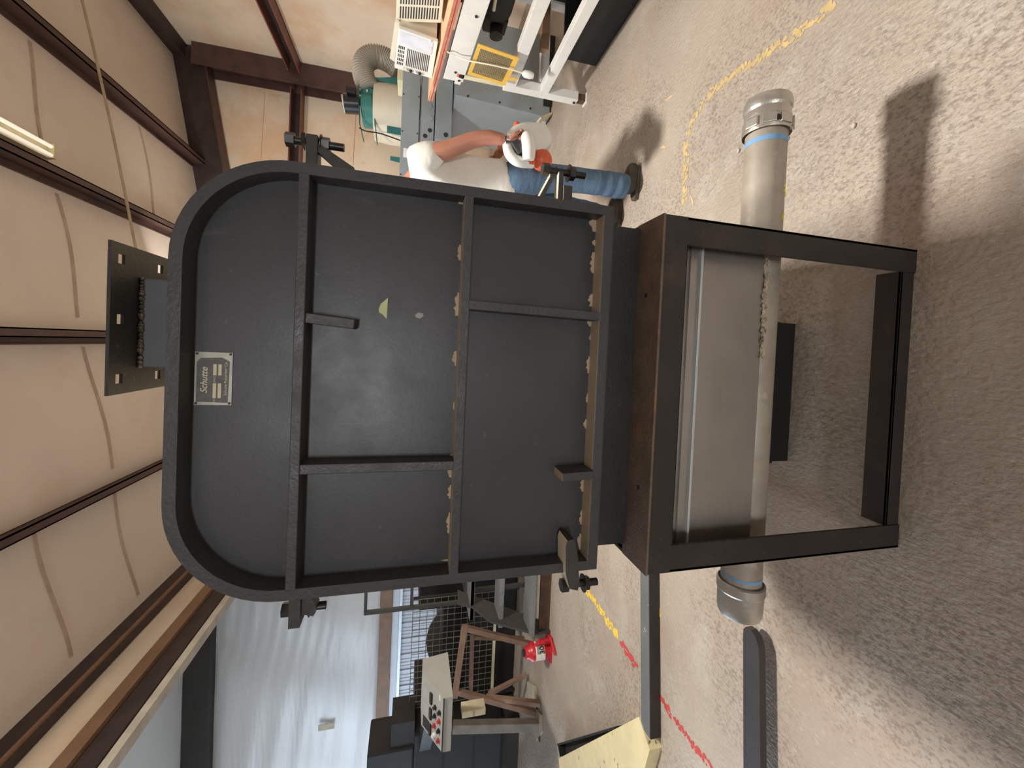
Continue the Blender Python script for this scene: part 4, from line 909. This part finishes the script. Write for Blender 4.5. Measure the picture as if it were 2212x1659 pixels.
# floor-level lifting frame with cream cross member
lf = thing('floor_skid', 'low steel skid with grey rail and chipped cream cross member, left on the floor', 'skid', (-2.2, 2.1, 0))
ra, rb = V((-.95, 2.09, 0)), V((-2.14, 1.967, 0)); rd = (rb-ra).normalized(); rn = V((-rd.y, rd.x, 0))
if rn.y > 0: rn = -rn
MB().hexa([ra, rb, rb+rn*.085, ra+rn*.085]+[p+V((0, 0, .07)) for p in (ra, rb, rb+rn*.085, ra+rn*.085)], .004).build('rail', m_railgrey, lf)
MB().hexa([p+rn*.086+V((0, 0, .003)) for p in (ra, rb)]+[p+rn*.090+V((0, 0, .003)) for p in (rb, ra)]+[p+rn*.086+V((0, 0, .066)) for p in (ra, rb)]+[p+rn*.090+V((0, 0, .066)) for p in (rb, ra)]).build('rail_face', m_stand, lf)
cpts = [V(p) for p in ((-2.10, 1.985, 0), (-3.50, 3.10, 0), (-3.85, 2.95, 0), (-2.62, 1.98, 0), (-2.18, 1.87, 0))]
MB().prism(cpts, (0, 0, .075)).build('cross_member', m_bcream, lf)
sl = [onZ(1214, 1634, .05), onZ(1345, 1606, .05)]; sd_ = (sl[1]-sl[0]).normalized(); sn_ = V((-sd_.y, sd_.x, 0)); sn_ = sn_ if sn_.x > 0 else -sn_
w_ = .07
for a_, c_, nm in ((sl[0]+sn_*w_, sl[1]+sn_*w_, 'pocket_wall'),):
    MB().hexa([V((p.x, p.y, 0)) for p in (a_, c_, c_+sn_*.012, a_+sn_*.012)]+[V((p.x, p.y, .075)) for p in (a_, c_, c_+sn_*.012, a_+sn_*.012)]).build(nm, m_dark, lf)
for p in sl:
    MB().hexa([V((q.x, q.y, 0)) for q in (p, p+sn_*w_, p+sn_*w_+sd_*.012, p+sd_*.012)]+[V((q.x, q.y, .07)) for q in (p, p+sn_*w_, p+sn_*w_+sd_*.012, p+sd_*.012)]).build('pocket_wall', m_dark, lf)
MB().hexa([V((q.x, q.y, .0)) for q in (sl[0], sl[1], sl[1]+sn_*w_, sl[0]+sn_*w_)]+[V((q.x, q.y, .012)) for q in (sl[0], sl[1], sl[1]+sn_*w_, sl[0]+sn_*w_)]).build('pocket_floor', m_slot, lf)
fz = .072
fk = [onZ(x, y, fz) for x, y in ((1605, 1372), (1606, 1358), (1611, 1354), (1622, 1361), (1632, 1376), (1638, 1396), (1640, 1420), (1643, 1720), (1606, 1720))]
o = MB().prism([(p.x, p.y, fz-.03) for p in fk], (0, 0, .03))
o.box((fk[-1].x-.12, fk[-2].y, 0), (fk[-1].x+.005, fk[-1].y, fz), .004); o = o.build('lift_fork', m_fork)
tag(base(o), 'black steel lift fork with chipped paint and rounded tip on the floor', 'fork')

# ------------------------------------------------------------------ ceiling fittings and floor bits
xl_ = 1.72
sl_ = thing('strip_light', 'cream fluorescent strip light fixed under the sloping ceiling at upper right', 'light', (xl_, 3.9, RZ(xl_)-.12), 'strip lights')
zt = RZ(xl_)
MB().hexa([(xl_-.075, 2.95, zt-.11), (xl_+.075, 2.95, zt-.085), (xl_+.075, 5.02, zt-.085), (xl_-.075, 5.02, zt-.11), (xl_-.075, 2.95, RZ(xl_-.075)-.001), (xl_+.075, 2.95, RZ(xl_+.075)-.001), (xl_+.075, 5.02, RZ(xl_+.075)-.001), (xl_-.075, 5.02, RZ(xl_-.075)-.001)], .004).build('housing', mat('strip light housing', S(214, 204, 178), .5), sl_)
for dx in (-.045, .04): MB().cyl((xl_+dx, 2.99, zt-.128), (xl_+dx, 4.97, zt-.128), .018, n=14).build('tube', m_tube, sl_)
for y in (2.97, 4.99): MB().box((xl_-.07, y-.015, zt-.15), (xl_+.07, y+.015, zt-.09)).build('lamp_holder', m_cream, sl_)
ca, cbb = onY(160, -70, 5.1), onY(294, 540, 5.1)
MB().tube([ca+(cbb-ca)*t+V((0, 0, -.02*math.sin(PI*t))) for t in [i/12 for i in range(13)]], .013, 8).build('tie_cable', mat('tan cable', S(178, 158, 128), .6), ce)
for i, (x, y, r_) in enumerate(((1846, 272, .009), (1703, 300, .008), (1597, 326, .010))):
    p = onZ(x, y); o = MB().ball((p.x, p.y, r_*.6), r_, 1, (1.2, .9, .75)).build('pebble', m_stone)
    tag(base(o), ('pale pebble on the floor farthest toward the viewer, right of the pipe end', 'pale pebble on the floor just in front of the pipe coupling', 'pale pebble on the floor just behind the pipe coupling')[i], 'pebble', 'pebbles near the pipe')
for i, (x, y, ang) in enumerate(((1445, 212, 1.5), (1496, 432, .4), (1432, 318, 1.2))):
    p = onZ(x, y); d_ = V((math.cos(ang), math.sin(ang), 0)); n_ = V((-d_.y, d_.x, 0))
    o = MB().prism([p-d_*.035, p-d_*.02+n_*.006, p+d_*.025+n_*.005, p+d_*.035-n_*.002, p-d_*.01-n_*.006], (0, 0, .003)).build('wood_chip', m_chip)
    tag(base(o), ('pale wood splinter on the floor beyond the pipe, farthest right', 'pale wood splinter on the floor close behind the mill stand', 'thin wood splinter on the floor between man and pipe')[i], 'wood chip', 'wood chips on the floor')
